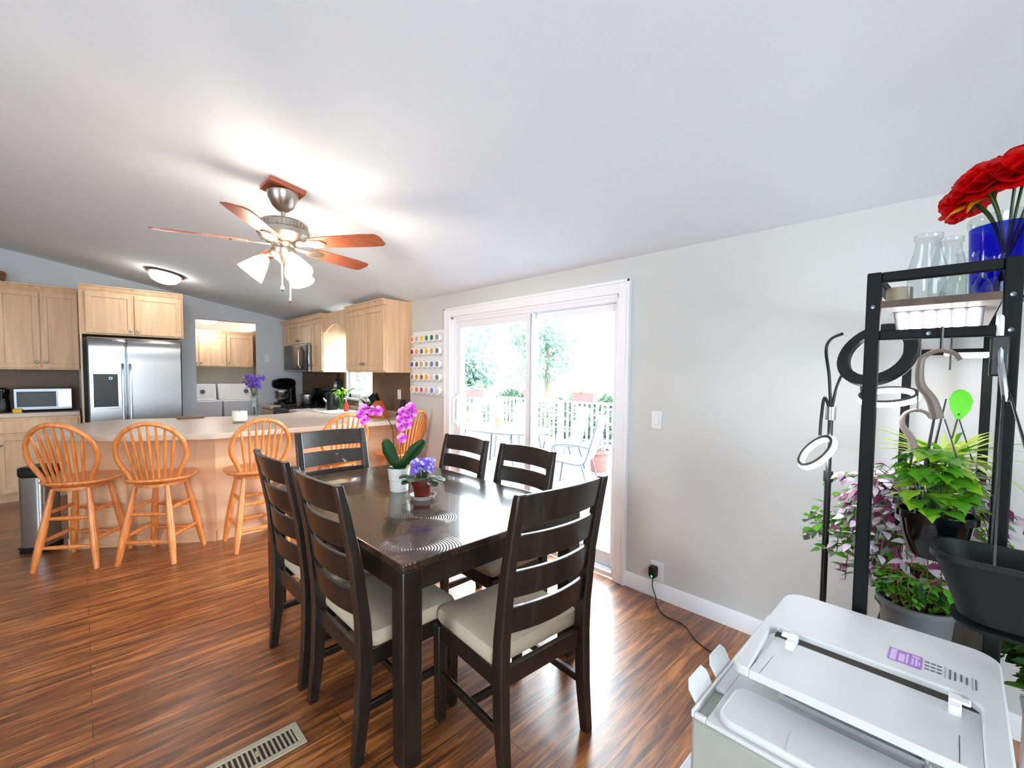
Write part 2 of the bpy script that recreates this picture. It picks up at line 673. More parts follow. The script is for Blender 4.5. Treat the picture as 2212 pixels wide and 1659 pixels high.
b = MB().bx(XL - 0.1, XW + 0.0, YF - 0.1, 10.2, -0.12, 0)
struct(b.build('floor', M_FLOOR, smooth=False), 'glossy red brown wood plank floor', 'floor')

b = MB()
sec = [(XW + 0.14, ceil_z(XW) - 0.025), (RIDGE_X, ceil_z(RIDGE_X)), (XL - 0.1, ceil_z(XL - 0.1))]
rings = []
for y in (YF - 0.1, YB + 0.06):
    rings.append([(x, y, z) for x, z in sec] + [(x, y, z + 0.12) for x, z in reversed(sec)])
b.loft(rings)
struct(b.build('ceiling', M_CEIL, smooth=False), 'white sloping vaulted ceiling', 'ceiling')

# door wall with the sliding door opening and the sink window opening
DY0, DY1, DZ = 1.712, 3.70, 2.075
WY0, WY1, WZ0, WZ1 = 5.44, 6.22, 1.14, 2.1
b = MB()
WT = 0.14
top = ceil_z(XW)
for y0, y1, z0, z1 in ((YF, DY0, 0, top), (DY0, DY1, DZ, top), (DY1, WY0, 0, top), (WY0, WY1, 0, WZ0), (WY0, WY1, WZ1, top), (WY1, 10.2, 0, top)):
    b.bx(XW, XW + WT, y0, y1, z0, z1)
struct(b.build('wall_right', M_WALL, smooth=False), 'light grey wall holding the sliding glass door', 'wall')

# kitchen wall with the laundry opening
OX0, OX1, OZ = 1.24, 2.07, 2.275
b = MB()


def gable(x0, x1, z0, y0, y1):
    xs = [x0] + ([RIDGE_X] if x0 < RIDGE_X < x1 else []) + [x1]
    poly = [(x0, z0), (x1, z0)] + [(x, ceil_z(x)) for x in reversed(xs)]
    b.loft([[(x, y0, z) for x, z in poly], [(x, y1, z) for x, z in poly]])


gable(XL, OX0, 0, YB, YB + 0.12)
gable(OX0, OX1, OZ, YB, YB + 0.12)
gable(OX1, XW, 0, YB, YB + 0.12)
struct(b.build('wall_back', M_WALLK, smooth=False), 'blue grey kitchen wall with an opening to the laundry', 'wall')

b = MB()
b.bx(XL - 0.12, XL, YF, 0.2, 0, ceil_z(XL))
b.bx(XL - 0.12, XL, 0.2, 1.8, 0, 0.6)
b.bx(XL - 0.12, XL, 0.2, 1.8, 2.3, ceil_z(XL))
b.bx(XL - 0.12, XL, 1.8, YB, 0, ceil_z(XL))
struct(b.build('wall_left', M_WALL, smooth=False), 'grey wall opposite the sliding door', 'wall')
b = MB()
gable(XL, -2.1, 0, YF - 0.12, YF)
gable(-2.1, 0.3, 2.3, YF - 0.12, YF)
b.bx(-2.1, 0.3, YF - 0.12, YF, 0, 0.6)
gable(0.3, XW, 0, YF - 0.12, YF)
struct(b.build('wall_front', M_WALL, smooth=False), 'grey wall behind the viewpoint with an added window for fill light', 'wall')


def plain_window(name, label, axis, a0, a1, c, z0, z1, nmull=1):
    r = bpy.data.objects.new(name, None)
    COL.objects.link(r)
    struct(r, label, 'window')
    f = MB()

    def bb(u0, u1, v0, v1, d0, d1):
        if axis == 'y':
            f.bx(c + d0, c + d1, u0, u1, v0, v1)
        else:
            f.bx(u0, u1, c + d0, c + d1, v0, v1)
    w = 0.05
    bb(a0, a1, z0, z0 + w, -0.03, 0.03)
    bb(a0, a1, z1 - w, z1, -0.03, 0.03)
    bb(a0, a0 + w, z0, z1, -0.03, 0.03)
    bb(a1 - w, a1, z0, z1, -0.03, 0.03)
    for k in range(nmull):
        m = a0 + (a1 - a0) * (k + 1) / (nmull + 1)
        bb(m - 0.025, m + 0.025, z0, z1, -0.03, 0.03)
    f.build('window_frame', M_VINYL, r, smooth=False)
    g = MB()
    if axis == 'y':
        g.bx(c - 0.003, c + 0.003, a0 + w, a1 - w, z0 + w, z1 - w)
    else:
        g.bx(a0 + w, a1 - w, c - 0.003, c + 0.003, z0 + w, z1 - w)
    g.build('window_pane', M_PANE, r, smooth=False)
    return r


plain_window('window_1', 'bright window over the kitchen sink', 'y', WY0, WY1, XW + 0.07, WZ0, WZ1, 0)
plain_window('window_fill_rear', 'added window for fill light behind the viewpoint', 'x', -2.1, 0.3, YF - 0.06, 0.6, 2.3, 2)  # unseen window, added and sized to brighten the room from behind
plain_window('window_fill_side', 'added window for fill light in the opposite wall', 'y', 0.2, 1.8, XL - 0.06, 0.6, 2.3, 2)  # second unseen window, added as fill from the side
b = MB().bx(XW - 0.03, XW + 0.06, WY0 - 0.03, WY1 + 0.03, WZ0 - 0.03, WZ0)
struct(b.build('trim_3', M_TRIM, bevel=0.004), 'white sill of the sink window', 'trim')

# baseboards
for nm, y0, y1 in (('baseboard_right', YF, 1.622), ('baseboard_kitchen', 3.79, 4.54)):
    b = MB()
    pr = [(XW, 0), (XW - 0.016, 0), (XW - 0.016, 0.085), (XW - 0.006, 0.103), (XW, 0.103)]
    b.loft([[(x, y0, z) for x, z in pr], [(x, y1, z) for x, z in pr]])
    struct(b.build(nm, M_TRIM), 'white baseboard along the door wall', 'baseboard')

# sliding door casing
b = MB()
CY0, CY1, CZ = 1.622, 3.79, 2.165
for y0, y1, z0, z1 in ((CY0, DY0, 0, CZ), (DY1, CY1, 0, CZ), (DY0, DY1, DZ, CZ)):
    b.bx(XW - 0.028, XW, y0, y1, z0, z1)
b.bx(XW - 0.036, XW - 0.028, CY0, CY0 + 0.02, 0, CZ)
b.bx(XW - 0.036, XW - 0.028, CY1 - 0.02, CY1, 0, CZ)
b.bx(XW - 0.036, XW - 0.028, CY0, CY1, CZ - 0.02, CZ)
struct(b.build('trim_1', M_TRIM, bevel=0.003), 'white casing around the sliding glass door', 'trim')
b = MB()
b.bx(XW, XW + WT + 0.02, DY0, DY0 + 0.02, 0, DZ)
b.bx(XW, XW + WT + 0.02, DY1 - 0.02, DY1, 0, DZ)
b.bx(XW, XW + WT + 0.02, DY0, DY1, DZ - 0.02, DZ)
struct(b.build('trim_2', M_TRIM, smooth=False), 'white jamb lining inside the door opening', 'trim')

# sliding glass door
door = bpy.data.objects.new('door_1', None)
COL.objects.link(door)
struct(door, 'white framed two panel sliding glass door to the deck', 'door')


def door_panel(name, x, y0, y1, z0, z1, w, wb, parent):
    f = MB()
    f.bx(x - 0.022, x + 0.022, y0, y0 + w, z0, z1)
    f.bx(x - 0.022, x + 0.022, y1 - w, y1, z0, z1)
    f.bx(x - 0.022, x + 0.022, y0 + w, y1 - w, z0, z0 + wb)
    f.bx(x - 0.022, x + 0.022, y0 + w, y1 - w, z1 - w * 0.9, z1)
    o = f.build(name, M_VINYL, parent, bevel=0.003)
    MB().bx(x - 0.006, x + 0.006, y0 + w, y1 - w, z0 + wb, z1 - w * 0.9).build('glass_pane', M_PANE, o, smooth=False)
    return o


b = MB()
b.bx(XW + 0.01, XW + 0.13, DY0 + 0.02, DY1 - 0.02, 0, 0.035)
b.bx(XW + 0.045, XW + 0.055, DY0 + 0.02, DY1 - 0.02, 0.035, 0.05)
b.bx(XW + 0.095, XW + 0.105, DY0 + 0.02, DY1 - 0.02, 0.035, 0.05)
b.build('door_sill_track', M_VINYL, door, smooth=False)
b = MB()
b.bx(XW + 0.01, XW + 0.13, DY0 + 0.02, DY1 - 0.02, DZ - 0.05, DZ - 0.02)
b.bx(XW + 0.01, XW + 0.13, DY0 + 0.02, DY0 + 0.04, 0.03, DZ - 0.05)
b.bx(XW + 0.01, XW + 0.13, DY1 - 0.05, DY1 - 0.02, 0.03, DZ - 0.05)
b.build('door_frame', M_VINYL, door, smooth=False)
slide = door_panel('sliding_panel', XW + 0.045, 2.585, 3.655, 0.04, DZ - 0.05, 0.075, 0.11, door)
door_panel('fixed_panel', XW + 0.1, 1.75, 2.66, 0.04, DZ - 0.05, 0.06, 0.11, door)
b = MB().tube(smoothpath([(XW + 0.015, 3.62, 0.98), (XW - 0.03, 3.62, 1.02), (XW - 0.035, 3.62, 1.12), (XW - 0.03, 3.62, 1.22), (XW + 0.015, 3.62, 1.26)]), 0.011)
b.bx(XW + 0.008, XW + 0.024, 3.605, 3.635, 0.95, 1.29)
sub(b.build('door_handle', M_WHITEP, slide), 'white pull handle')
MB().bx(XW + 0.016, XW + 0.024, 2.592, 2.6, 0.06, DZ - 0.06).build('weather_strip', M_TRACK, slide, smooth=False)

# ------------------------------------------------------------------ wall plates on the door wall
t = thing('light_switch', 'white rocker light switch on the wall right of the sliding door', 'light switch', (XW, 1.415, 1.2))
MB().bx(-0.007, 0, -0.037, 0.037, -0.06, 0.06).build('cover_plate', M_WHITEP, t, bevel=0.003)
MB().bx(-0.012, -0.007, -0.016, 0.016, -0.033, 0.033).build('rocker', M_WHITEP, t, bevel=0.002)
t = thing('wall_outlet', 'white wall outlet just above the baseboard', 'outlet', (XW, 1.385, 0.177))
MB().bx(-0.007, 0, -0.045, 0.045, -0.068, 0.068).build('cover_plate', M_WHITEP, t, bevel=0.003)
b = MB()
for s in (-1, 1):
    b.bx(-0.009, -0.007, -0.017, 0.017, s * 0.02 - 0.014 * (s < 0) - 0.0, s * 0.02 + 0.014 * (s > 0) + 0.014)
b.build('socket', M_WHITEP, t)
t = thing('plug_adapter', 'black plug adapter with a green light in the wall outlet', 'charger', (XW - 0.0095, 1.4, 0.182))
pr = [(-0.022, 0.035), (0.022, 0.035), (0.027, 0.022), (0.027, -0.03), (0.014, -0.048), (-0.014, -0.048), (-0.027, -0.03), (-0.027, 0.022)]
b = MB().loft([[(0, y, z) for y, z in pr], [(-0.04, y * 0.92, z * 0.92) for y, z in pr]])
b.build('adapter_body', M_BLACK, t, bevel=0.004)
MB().at((-0.0375, 0, -0.03), (0, radians(-90), 0)).cyl(0.006, 0, 0.003, 12).build('indicator_light', M_GREENLED, t)
b = MB().tube(smoothpath([(-0.018, 0, -0.045), (-0.024, 0.0, -0.1), (-0.03, -0.03, -0.168), (-0.08, -0.06, -0.176), (-0.18, -0.16, -0.176), (-0.2, -0.30, -0.176), (-0.32, -0.45, -0.176), (-0.36, -0.7, -0.176), (-0.34, -1.05, -0.176)]), 0.0035, 6)
b.build('power_cord', M_BLACK, t)

# ================================================================== CABINETS
def shaker_door(mbl, axis, a0, a1, z0, z1, c, out):
    """frame-and-panel door; axis x: spans x at y=c facing -y; axis y: spans y at x=c facing -x."""
    w = 0.055

    def bb(u0, u1, v0, v1, d):
        if axis == 'x':
            mbl.bx(u0, u1, c - d, c, v0, v1)
        else:
            mbl.bx(c - d, c, u0, u1, v0, v1)
    bb(a0, a1, z0, z0 + w, out)
    bb(a0, a1, z1 - w, z1, out)
    bb(a0, a0 + w, z0 + w, z1 - w, out)
    bb(a1 - w, a1, z0 + w, z1 - w, out)
    bb(a0 + w, a1 - w, z0 + w, z1 - w, out * 0.45)


def knob(parent, p, axis):
    b = MB()
    rot = (radians(90), 0, 0) if axis == 'x' else (0, radians(-90), 0)
    b.at(p, rot).lathe([(0.006, 0), (0.006, 0.012), (0.015, 0.018), (0.016, 0.026), (0.008, 0.031)], 14)
    return sub(b.build('knob', M_NICKEL, parent), 'small metal knob')


def cabinet(name, label, axis, a0, a1, z0, z1, front, back, doors, knob_z=None, crown=0.0, knob_in=True, toe=0.0, drawers=None):
    """doors: list of (a0,a1). axis 'x' faces -y; axis 'y' faces -x."""
    t = thing(name, label, 'cabinet', ((a0 + a1) / 2, (front + back) / 2, z0) if axis == 'x' else ((front + back) / 2, (a0 + a1) / 2, z0))
    L = t.location

    def nb():
        return MB().at((-L.x, -L.y, -L.z))
    b = nb()
    if axis == 'x':
        if toe:
            b.bx(a0, a1, front + 0.07, back, z0, z0 + toe)
        b.bx(a0, a1, front, back, z0 + toe, z1)
    else:
        if toe:
            b.bx(front + 0.07, back, a0, a1, z0, z0 + toe)
        b.bx(front, back, a0, a1, z0 + toe, z1)
    b.build('cabinet_body', M_MAPLE, t, smooth=False)
    zt = z1 - crown
    if crown:
        b = nb()
        pr = [(0.0, 0), (0.012, 0.0), (0.03, crown * 0.75), (0.045, crown * 0.8), (0.045, crown), (0.0, crown)]
        if axis == 'x':
            b.loft([[(a0 - 0.0, front - d, zt + h) for d, h in pr], [(a1 + 0.0, front - d, zt + h) for d, h in pr]])
        else:
            b.loft([[(front - d, a0, zt + h) for d, h in pr], [(front - d, a1, zt + h) for d, h in pr]])
        b.build('crown_molding', M_MAPLE, t)
    dz0 = z0 + toe
    if drawers:
        for d0, d1 in drawers:
            b = nb()
            if axis == 'x':
                b.bx(d0 + 0.012, d1 - 0.012, front - 0.02, front, zt - 0.17, zt - 0.03)
            else:
                b.bx(front - 0.02, front, d0 + 0.012, d1 - 0.012, zt - 0.17, zt - 0.03)
            dr = b.build('drawer', M_MAPLE, t, bevel=0.003)
            m = (d0 + d1) / 2
            p = Vector((m, front - 0.02, zt - 0.1)) if axis == 'x' else Vector((front - 0.02, m, zt - 0.1))
            knob(dr, p - L, axis)
        zt -= 0.18
    for i, (d0, d1, side) in enumerate(doors):
        b = nb()
        shaker_door(b, axis, d0 + 0.006, d1 - 0.006, dz0 + 0.02, zt - 0.02, front, 0.02)
        d = b.build('cabinet_door', M_MAPLE, t, bevel=0.002)
        kz = (dz0 + 0.09) if knob_z is None else knob_z
        ka = d1 - 0.035 if side > 0 else d0 + 0.035
        p = Vector((ka, front - 0.02, kz)) if axis == 'x' else Vector((front - 0.02, ka, kz))
        knob(d, p - L, axis)
    return t


# left of the refrigerator
cabinet('upper_cabinet', 'upper maple cabinet above the toaster oven left of the refrigerator', 'x', -1.35, 0.0, 1.495, 2.49, 7.67, 7.995,
        [(-1.35, -1.0, 1), (-1.0, -0.67, -1), (-0.67, -0.325, 1), (-0.325, -0.0, -1)], 1.585, 0.06)
cabinet('base_cabinet', 'maple base cabinet under the toaster oven left of the refrigerator', 'x', -1.35, -0.01, 0.0, 0.955, 7.38, 7.995,
        [(-1.34, -0.68, 1), (-0.68, -0.02, -1)], 0.66, 0, toe=0.1, drawers=[(-1.34, -0.68), (-0.68, -0.02)])
b = MB().bx(-1.36, -0.012, 7.35, 7.995, 0.956, 1.005)
tag(b.build('worktop', M_LAMI, bevel=0.006), 'beige worktop under the toaster oven by the refrigerator', 'countertop')
b = MB().bx(-1.36, -0.012, 7.982, 7.998, 1.006, 1.494)
tag(b.build('tile_backsplash', M_TILE, smooth=False), 'brown tile backsplash behind the toaster oven', 'backsplash')
cabinet('upper_cabinet', 'pale maple cabinet with two doors above the refrigerator', 'x', 0.005, 1.0, 1.925, 2.51, 7.3, 7.995,
        [(0.055, 0.5, 1), (0.5, 0.985, -1)], 1.985, 0.06)
b = MB().bx(0.008, 0.026, 7.22, 7.995, 0.0, 1.922)
tag(b.build('cabinet_side_panel', M_MAPLE, smooth=False), 'tall maple side panel left of the refrigerator', 'cabinet panel')

# refrigerator
t = thing('refrigerator', 'stainless steel side by side refrigerator with a water dispenser', 'refrigerator', (0.5, 7.5, 0))
fx0, fx1, split = 0.065 - 0.5, 0.955 - 0.5, 0.405 - 0.5
MB().bx(fx0 + 0.005, fx1 - 0.005, -0.27, 0.45, 0.03, 1.89).build('refrigerator_body', M_STEELD, t, bevel=0.01)


def fridge_door(x0, x1):
    n = 9
    rings = []
    for k in range(n):
        z = 0.06 + (1.885 - 0.06) * k / (n - 1)
        rings.append(None)
    zs = [0.06, 0.6, 1.2, 1.6, 1.68, 1.76, 1.83, 1.875, 1.89]
    dep = [0.345, 0.345, 0.345, 0.345, 0.35, 0.358, 0.352, 0.33, 0.3]
    rings = [[(x0, -0.275, z), (x1, -0.275, z), (x1, -d + 0.012, z), (x1 - 0.012, -d, z), (x0 + 0.012, -d, z), (x0, -d + 0.012, z)] for z, d in zip(zs, dep)]
    return MB().loft(rings)


d1 = fridge_door(fx0, split - 0.004).build('freezer_door', M_STEEL, t)
d2 = fridge_door(split + 0.004, fx1).build('fridge_door', M_STEEL, t)
for d, x in ((d1, split - 0.035), (d2, split + 0.035)):
    b = MB().tube(smoothpath([(x, -0.345, 0.5), (x, -0.395, 0.56), (x, -0.405, 1.0), (x, -0.395, 1.5), (x, -0.345, 1.57)]), 0.014, 8)
    b.build('door_handle', M_STEEL, d)
b = MB()
b.bx(-0.39, -0.175, -0.352, -0.335, 1.05, 1.45)
dsp = b.build('water_dispenser', M_BLACK, d1, bevel=0.004)
dsp['label'] = 'black glossy water dispenser'
# control panel edge + lit ring on the dispenser belong to the dispenser mesh level
b = MB().at((-0.24, -0.3525, 1.4), (radians(90), 0, 0)).tube(arc((0, 0, 0), 0.014, 0, 2 * pi, 16, 'xy')[:-1], 0.003, 6, closed=True)
b.build('indicator_ring', mat('blue_indicator', (150, 220, 250), 0.4, emit=(150, 220, 250), estr=0.5), d1)
b = MB()
b.bx(-0.415, -0.39, -0.36, -0.345, 1.05, 1.45)
b.bx(-0.39, -0.175, -0.375, -0.35, 1.035, 1.06)
b.build('dispenser_trim', M_STEEL, d1, bevel=0.003)

# toaster oven
t = thing('toaster_oven', 'steel toaster oven with a dark glass door on the beige worktop', 'toaster oven', (-0.31, 7.62, 1.006))
MB().bx(-0.24, 0.24, -0.14, 0.16, 0.018, 0.275).build('oven_case', M_STEELD, t, bevel=0.01)
b = MB()
b.bx(-0.21, 0.1, -0.155, -0.142, 0.06, 0.235)
dr = b.build('oven_door', M_BLACK, t, bevel=0.004)
MB().tube([(-0.19, -0.155, 0.225), (-0.19, -0.18, 0.228), (0.08, -0.18, 0.228), (0.08, -0.155, 0.225)], 0.006).build('door_handle', M_STEEL, dr)
b = MB().bx(0.115, 0.23, -0.15, -0.141, 0.05, 0.255)
b.build('control_panel', M_STEEL, t, bevel=0.002)
for z in (0.09, 0.15, 0.21):
    MB().at((0.172, -0.15, z), (radians(90), 0, 0)).cyl(0.018, 0, 0.018, 16).build('dial', M_STEEL, t)
for x in (-0.2, 0.2):
    MB().at((x, 0, 0)).cyl(0.012, 0, 0.019, 10).build('foot', M_BLACK, t)
t = thing('coffee_grinder', 'black countertop grinder at the left edge beside the toaster oven', 'coffee grinder', (-0.64, 7.6, 1.006))
MB().lathe([(0.06, 0), (0.065, 0.02), (0.058, 0.12), (0.05, 0.16)], 20).build('grinder_body', M_BLACK, t)
MB().lathe([(0.052, 0.16), (0.06, 0.22), (0.06, 0.26), (0.03, 0.28)], 20).build('hopper', M_BLACKG, t)
t = thing('snack_box', 'small yellow box in front of the toaster oven', 'box', (-0.52, 7.43, 1.006))
MB().bx(-0.03, 0.04, -0.02, 0.02, 0, 0.045).build('carton', mat('yellow_card', (226, 172, 40), 0.6, var=0.08), t, bevel=0.003)
t = thing('wicker_basket', 'brown wicker basket on top of the left upper cabinet', 'basket', (-0.72, 7.82, 2.492))
MB().lathe([(0.09, 0), (0.12, 0.02), (0.135, 0.1), (0.125, 0.13), (0.115, 0.13), (0.11, 0.03), (0.0, 0.025)], 24, cap=False).build('basket_body', mat('wicker', (128, 92, 60), 0.8, var=0.4, scale=60, bump=0.5), t)

# door wall upper cabinets
CF = 2.42
cabinet('upper_cabinet', 'tall maple wall cabinet beside the spice rack', 'y', 4.475, 5.44, 1.5, 2.315, CF, XW - 0.005,
        [(4.475, 4.96, 1), (4.96, 5.44, -1)], 1.6, 0.06)
uc = cabinet('upper_cabinet', 'maple wall cabinet around the microwave', 'y', 6.22, 7.9, 1.5, 2.315, CF, XW - 0.005,
             [(6.22, 6.6, 1)], 1.6, 0.06)
Lc = uc.location
for y0, y1, s in ((6.62, 7.12, 1), (7.12, 7.62, -1)):
    b = MB().at((-Lc.x, -Lc.y, -Lc.z))
    shaker_door(b, 'y', y0 + 0.006, y1 - 0.006, 1.92, 2.235, CF, 0.02)
    d = b.build('cabinet_door', M_MAPLE, uc, bevel=0.002)
    knob(d, Vector((CF - 0.02, y1 - 0.04 if s > 0 else y0 + 0.04, 1.97)) - Lc, 'y')
b = MB().at((0, 0, 0))
pts = [(5.445, 2.235), (6.215, 2.235)]
pl = [(5.445, 2.3), (5.445, 2.05)]
for k in range(9):
    s = k / 8
    pl.append((5.5 + 0.66 * s, 2.05 + 0.09 * sin(pi * s)))
pl += [(6.215, 2.05), (6.215, 2.3)]
b.loft([[(CF + 0.005, y, z) for y, z in pl], [(CF + 0.025, y, z) for y, z in pl]])
tag(b.build('arched_valance', M_MAPLE, smooth=False), 'arched maple valance bridging the cabinets over the sink window', 'valance')

t = thing('microwave', 'stainless over the range microwave with black glass door', 'microwave', (2.56, 7.12, 1.505))
MB().bx(-0.2, -0.141, -0.5, 0.5, 0.0, 0.395).build('microwave_body', M_STEEL, t, bevel=0.006)
dr = MB().bx(-0.218, -0.201, -0.29, 0.49, 0.02, 0.385).build('microwave_door', M_BLACKG, t, bevel=0.004)
MB().tube(smoothpath([(-0.218, -0.26, 0.05), (-0.25, -0.26, 0.09), (-0.252, -0.26, 0.2), (-0.25, -0.26, 0.31), (-0.218, -0.26, 0.35)]), 0.011).build('door_handle', M_STEEL, dr)
MB().bx(-0.218, -0.201, -0.49, -0.3, 0.02, 0.385).build('control_panel', M_BLACK, t, bevel=0.003)
MB().bx(-0.215, -0.201, -0.49, 0.49, 0.386, 0.398).build('vent_grille', M_STEELD, t)

# backsplash along the door wall
b = MB()
b.bx(XW - 0.014, XW - 0.001, 4.5, WY0 - 0.035, 1.03, 1.498)
b.bx(XW - 0.014, XW - 0.001, WY0 - 0.035, WY1 + 0.035, 1.03, WZ0 - 0.035)
b.bx(XW - 0.014, XW - 0.001, WY1 + 0.035, 7.96, 1.03, 1.498)
tag(b.build('tile_backsplash', M_TILE, smooth=False), 'brown tile backsplash under the cabinets beside the sink window', 'backsplash')
t = thing('wall_outlet', 'white outlet on the brown tile backsplash near the spice rack', 'outlet', (XW - 0.0145, 4.72, 1.24))
MB().bx(-0.006, 0, -0.036, 0.036, -0.058, 0.058).build('cover_plate', M_WHITEP, t, bevel=0.002)
b = MB()
for s in (-1, 1):
    b.bx(-0.008, -0.006, -0.016, 0.016, s * 0.024 - 0.013, s * 0.024 + 0.013)
b.build('socket', M_WHITEP, t)
t = thing('wall_phone', 'black cordless gadget on the counter near the wall under the spice rack', 'phone', (2.66, 4.56, 0.978))
MB().bx(-0.04, 0.04, -0.05, 0.05, 0, 0.05).build('phone_base', M_BLACK, t, bevel=0.01)
MB().at((0, 0, 0.04), (radians(0), radians(12), 0)).bx(-0.02, 0.02, -0.028, 0.028, 0, 0.17).build('handset', M_BLACK, t, bevel=0.01)
t = thing('light_switch', 'white switch plate on the blue grey wall by the laundry opening', 'light switch', (2.2, YB, 1.71))
MB().bx(-0.04, 0.04, -0.008, 0, -0.065, 0.065).build('cover_plate', M_WHITEP, t, bevel=0.003)
MB().bx(-0.014, 0.014, -0.013, -0.008, -0.03, 0.03).build('rocker', M_WHITEP, t)

# ================================================================== PENINSULA
t = thing('peninsula_cabinet', 'peach maple panelled peninsula base behind the bar stools', 'cabinet', (1.3, 5.1, 0))
base = [(2.745, 4.56), (0.83, 4.56), (-0.1, 5.155), (-0.05, 5.55), (0.3, 5.85), (0.78, 5.75), (1.67, 5.62), (2.1, 5.72), (2.1, 6.52), (2.745, 6.52)]
b = MB().at((-1.3, -5.1, 0)).prism(list(reversed(base)), 0.0, 0.925)
b.build('cabinet_body', M_MAPLEH, t, smooth=False)
b = MB().at((-1.3, -5.1, 0))


def offs(p, q, d):
    p, q = Vector((p[0], p[1])), Vector((q[0], q[1]))
    n = (q - p).normalized()
    return Vector((n.y, -n.x)) * d


for p, q in ((base[1], base[0]), (base[2], base[1])):
    o = offs(p, q, 0.012)
    P4 = [p, q, (q[0] + o.x, q[1] + o.y), (p[0] + o.x, p[1] + o.y)]
    b.prism([P4[0], P4[3], P4[2], P4[1]], 0, 0.09)
b.build('kick_board', M_MAPLEH, t, smooth=False)
top = [(2.745, 4.345), (0.82, 4.345), (0.74, 4.36), (0.29, 4.61), (-0.28, 5.12), (-0.34, 5.25), (-0.3, 5.42), (-0.13, 5.85), (0.06, 6.1), (0.25, 6.22), (0.42, 6.2), (0.9, 6.02), (1.3, 5.92), (1.67, 5.9), (1.9, 5.97), (2.04, 6.1), (2.07, 6.3), (2.07, 6.555), (2.745, 6.555)]
b = MB().prism(list(reversed(top)), 0.926, 0.975)
tag(b.build('peninsula_worktop', M_LAMI, bevel=0.008, seg=3), 'beige speckled peninsula countertop with clipped corner', 'countertop')
b = MB().bx(2.733, 2.749, 4.5, 6.5, 0.976, 1.029)
tag(b.build('backsplash_ledge', M_LAMI, smooth=False), 'low beige upstand between worktop and brown tile', 'upstand')
cabinet('base_cabinet', 'maple base cabinet in the corner beyond the range', 'y', 7.38, 7.99, 0.0, 0.925, 2.12, XW - 0.005, [(7.385, 7.96, 1)], 0.8, 0, toe=0.1)
b = MB().bx(2.07, XW - 0.004, 7.375, 7.995, 0.926, 0.975)
tag(b.build('worktop', M_LAMI, bevel=0.006), 'short beige worktop in the corner beyond the range', 'countertop')

# range
t = thing('kitchen_range', 'black kitchen range below the microwave', 'stove', (2.42, 6.965, 0))
MB().bx(-0.32, 0.325, -0.4, 0.4, 0.08, 0.955).build('range_body', M_BLACK, t, bevel=0.006)
MB().bx(-0.26, 0.3, -0.38, 0.38, 0, 0.08).build('toe_base', M_BLACK, t)
dr = MB().bx(-0.345, -0.32, -0.39, 0.39, 0.25, 0.8).build('oven_door', M_BLACKG, t, bevel=0.004)
MB().tube([(-0.345, -0.33, 0.76), (-0.385, -0.33, 0.76), (-0.385, 0.33, 0.76), (-0.345, 0.33, 0.76)], 0.011).build('door_handle', M_STEEL, dr)
MB().bx(-0.345, -0.32, -0.39, 0.39, 0.09, 0.235).build('drawer', M_BLACK, t, bevel=0.004)
MB().bx(0.25, 0.32, -0.4, 0.4, 0.955, 1.25).build('back_guard', M_BLACKG, t, bevel=0.006)
for k in range(5):
    MB().at((-0.32, -0.3 + 0.15 * k, 0.875), (0, radians(-90), 0)).lathe([(0.022, 0), (0.02, 0.025), (0.012, 0.028)], 16).build('burner_knob', M_STEELD, t)
for sx in (-0.15, 0.12):
    for sy in (-0.2, 0.2):
        b = MB().at((sx, sy, 0.956))
        b.tube(arc((0, 0, 0.018), 0.1, 0, 2 * pi, 20, 'xy')[:-1], 0.006, 6, closed=True)
        for a in (0, pi / 2, pi, 1.5 * pi):
            b.bar((0.03 * cos(a), 0.03 * sin(a), 0.018), (0.12 * cos(a), 0.12 * sin(a), 0.018), 0.01, 0.036)
        b.build('burner_grate', M_BLACK, t)

# things on the range and counter
t = thing('stock_pot', 'steel stock pot on the black range', 'pot', (2.54, 7.165, 0.995))
MB().lathe([(0.1, 0), (0.105, 0.01), (0.105, 0.15), (0.112, 0.152), (0.1, 0.156), (0.06, 0.176), (0.0, 0.18)], 24).build('pot_body', M_STEEL, t)
MB().lathe([(0.006, 0.178), (0.006, 0.19), (0.018, 0.2), (0.0, 0.206)], 12).build('lid_knob', M_BLACK, t)
b = MB()
for s in (-1, 1):
    b.tube([(0.03, s * 0.105, 0.12), (0.03, s * 0.135, 0.12), (-0.03, s * 0.135, 0.12), (-0.03, s * 0.105, 0.12)], 0.005)
b.build('side_handles', M_STEEL, t)
t = thing('frying_pan', 'black frying pan hanging on the tile behind the range', 'pan', (2.73, 6.42, 1.3))
b = MB().at((-0.0, 0, 0), (0, radians(-90), 0)).lathe([(0.09, 0), (0.115, 0.035), (0.119, 0.035), (0.093, -0.004), (0.0, -0.004)], 24, cap=False)
b.build('pan_dish', M_STEELD, t)
MB().bar((-0.02, 0, 0.11), (-0.02, 0, 0.19), 0.025, 0.012).build('pan_handle', M_BLACK, t)
t = thing('stand_mixer', 'black stand mixer with a steel bowl in the far corner of the counter', 'mixer', (2.36, 7.62, 0.976), rz=radians(200))
MB().prism(rrect(-0.15, 0.16, -0.11, 0.11, 0.06), 0, 0.04).build('mixer_base', M_BLACK, t, bevel=0.008)
b = MB()
b.loft([[(x * s + -0.1, y * s * 1.0, z) for x, y in rrect(-0.06, 0.06, -0.06, 0.06, 0.03)] for z, s in ((0.04, 1.1), (0.18, 0.9), (0.27, 0.95))])
b.build('mixer_column', M_BLACK, t)
b = MB()
b.at((0.03, 0, 0.33), (0, radians(90), 0)).lathe([(0.02, -0.19), (0.075, -0.16), (0.095, -0.06), (0.09, 0.08), (0.065, 0.17), (0.02, 0.19)], 20)
b.build('mixer_head', M_BLACKG, t)
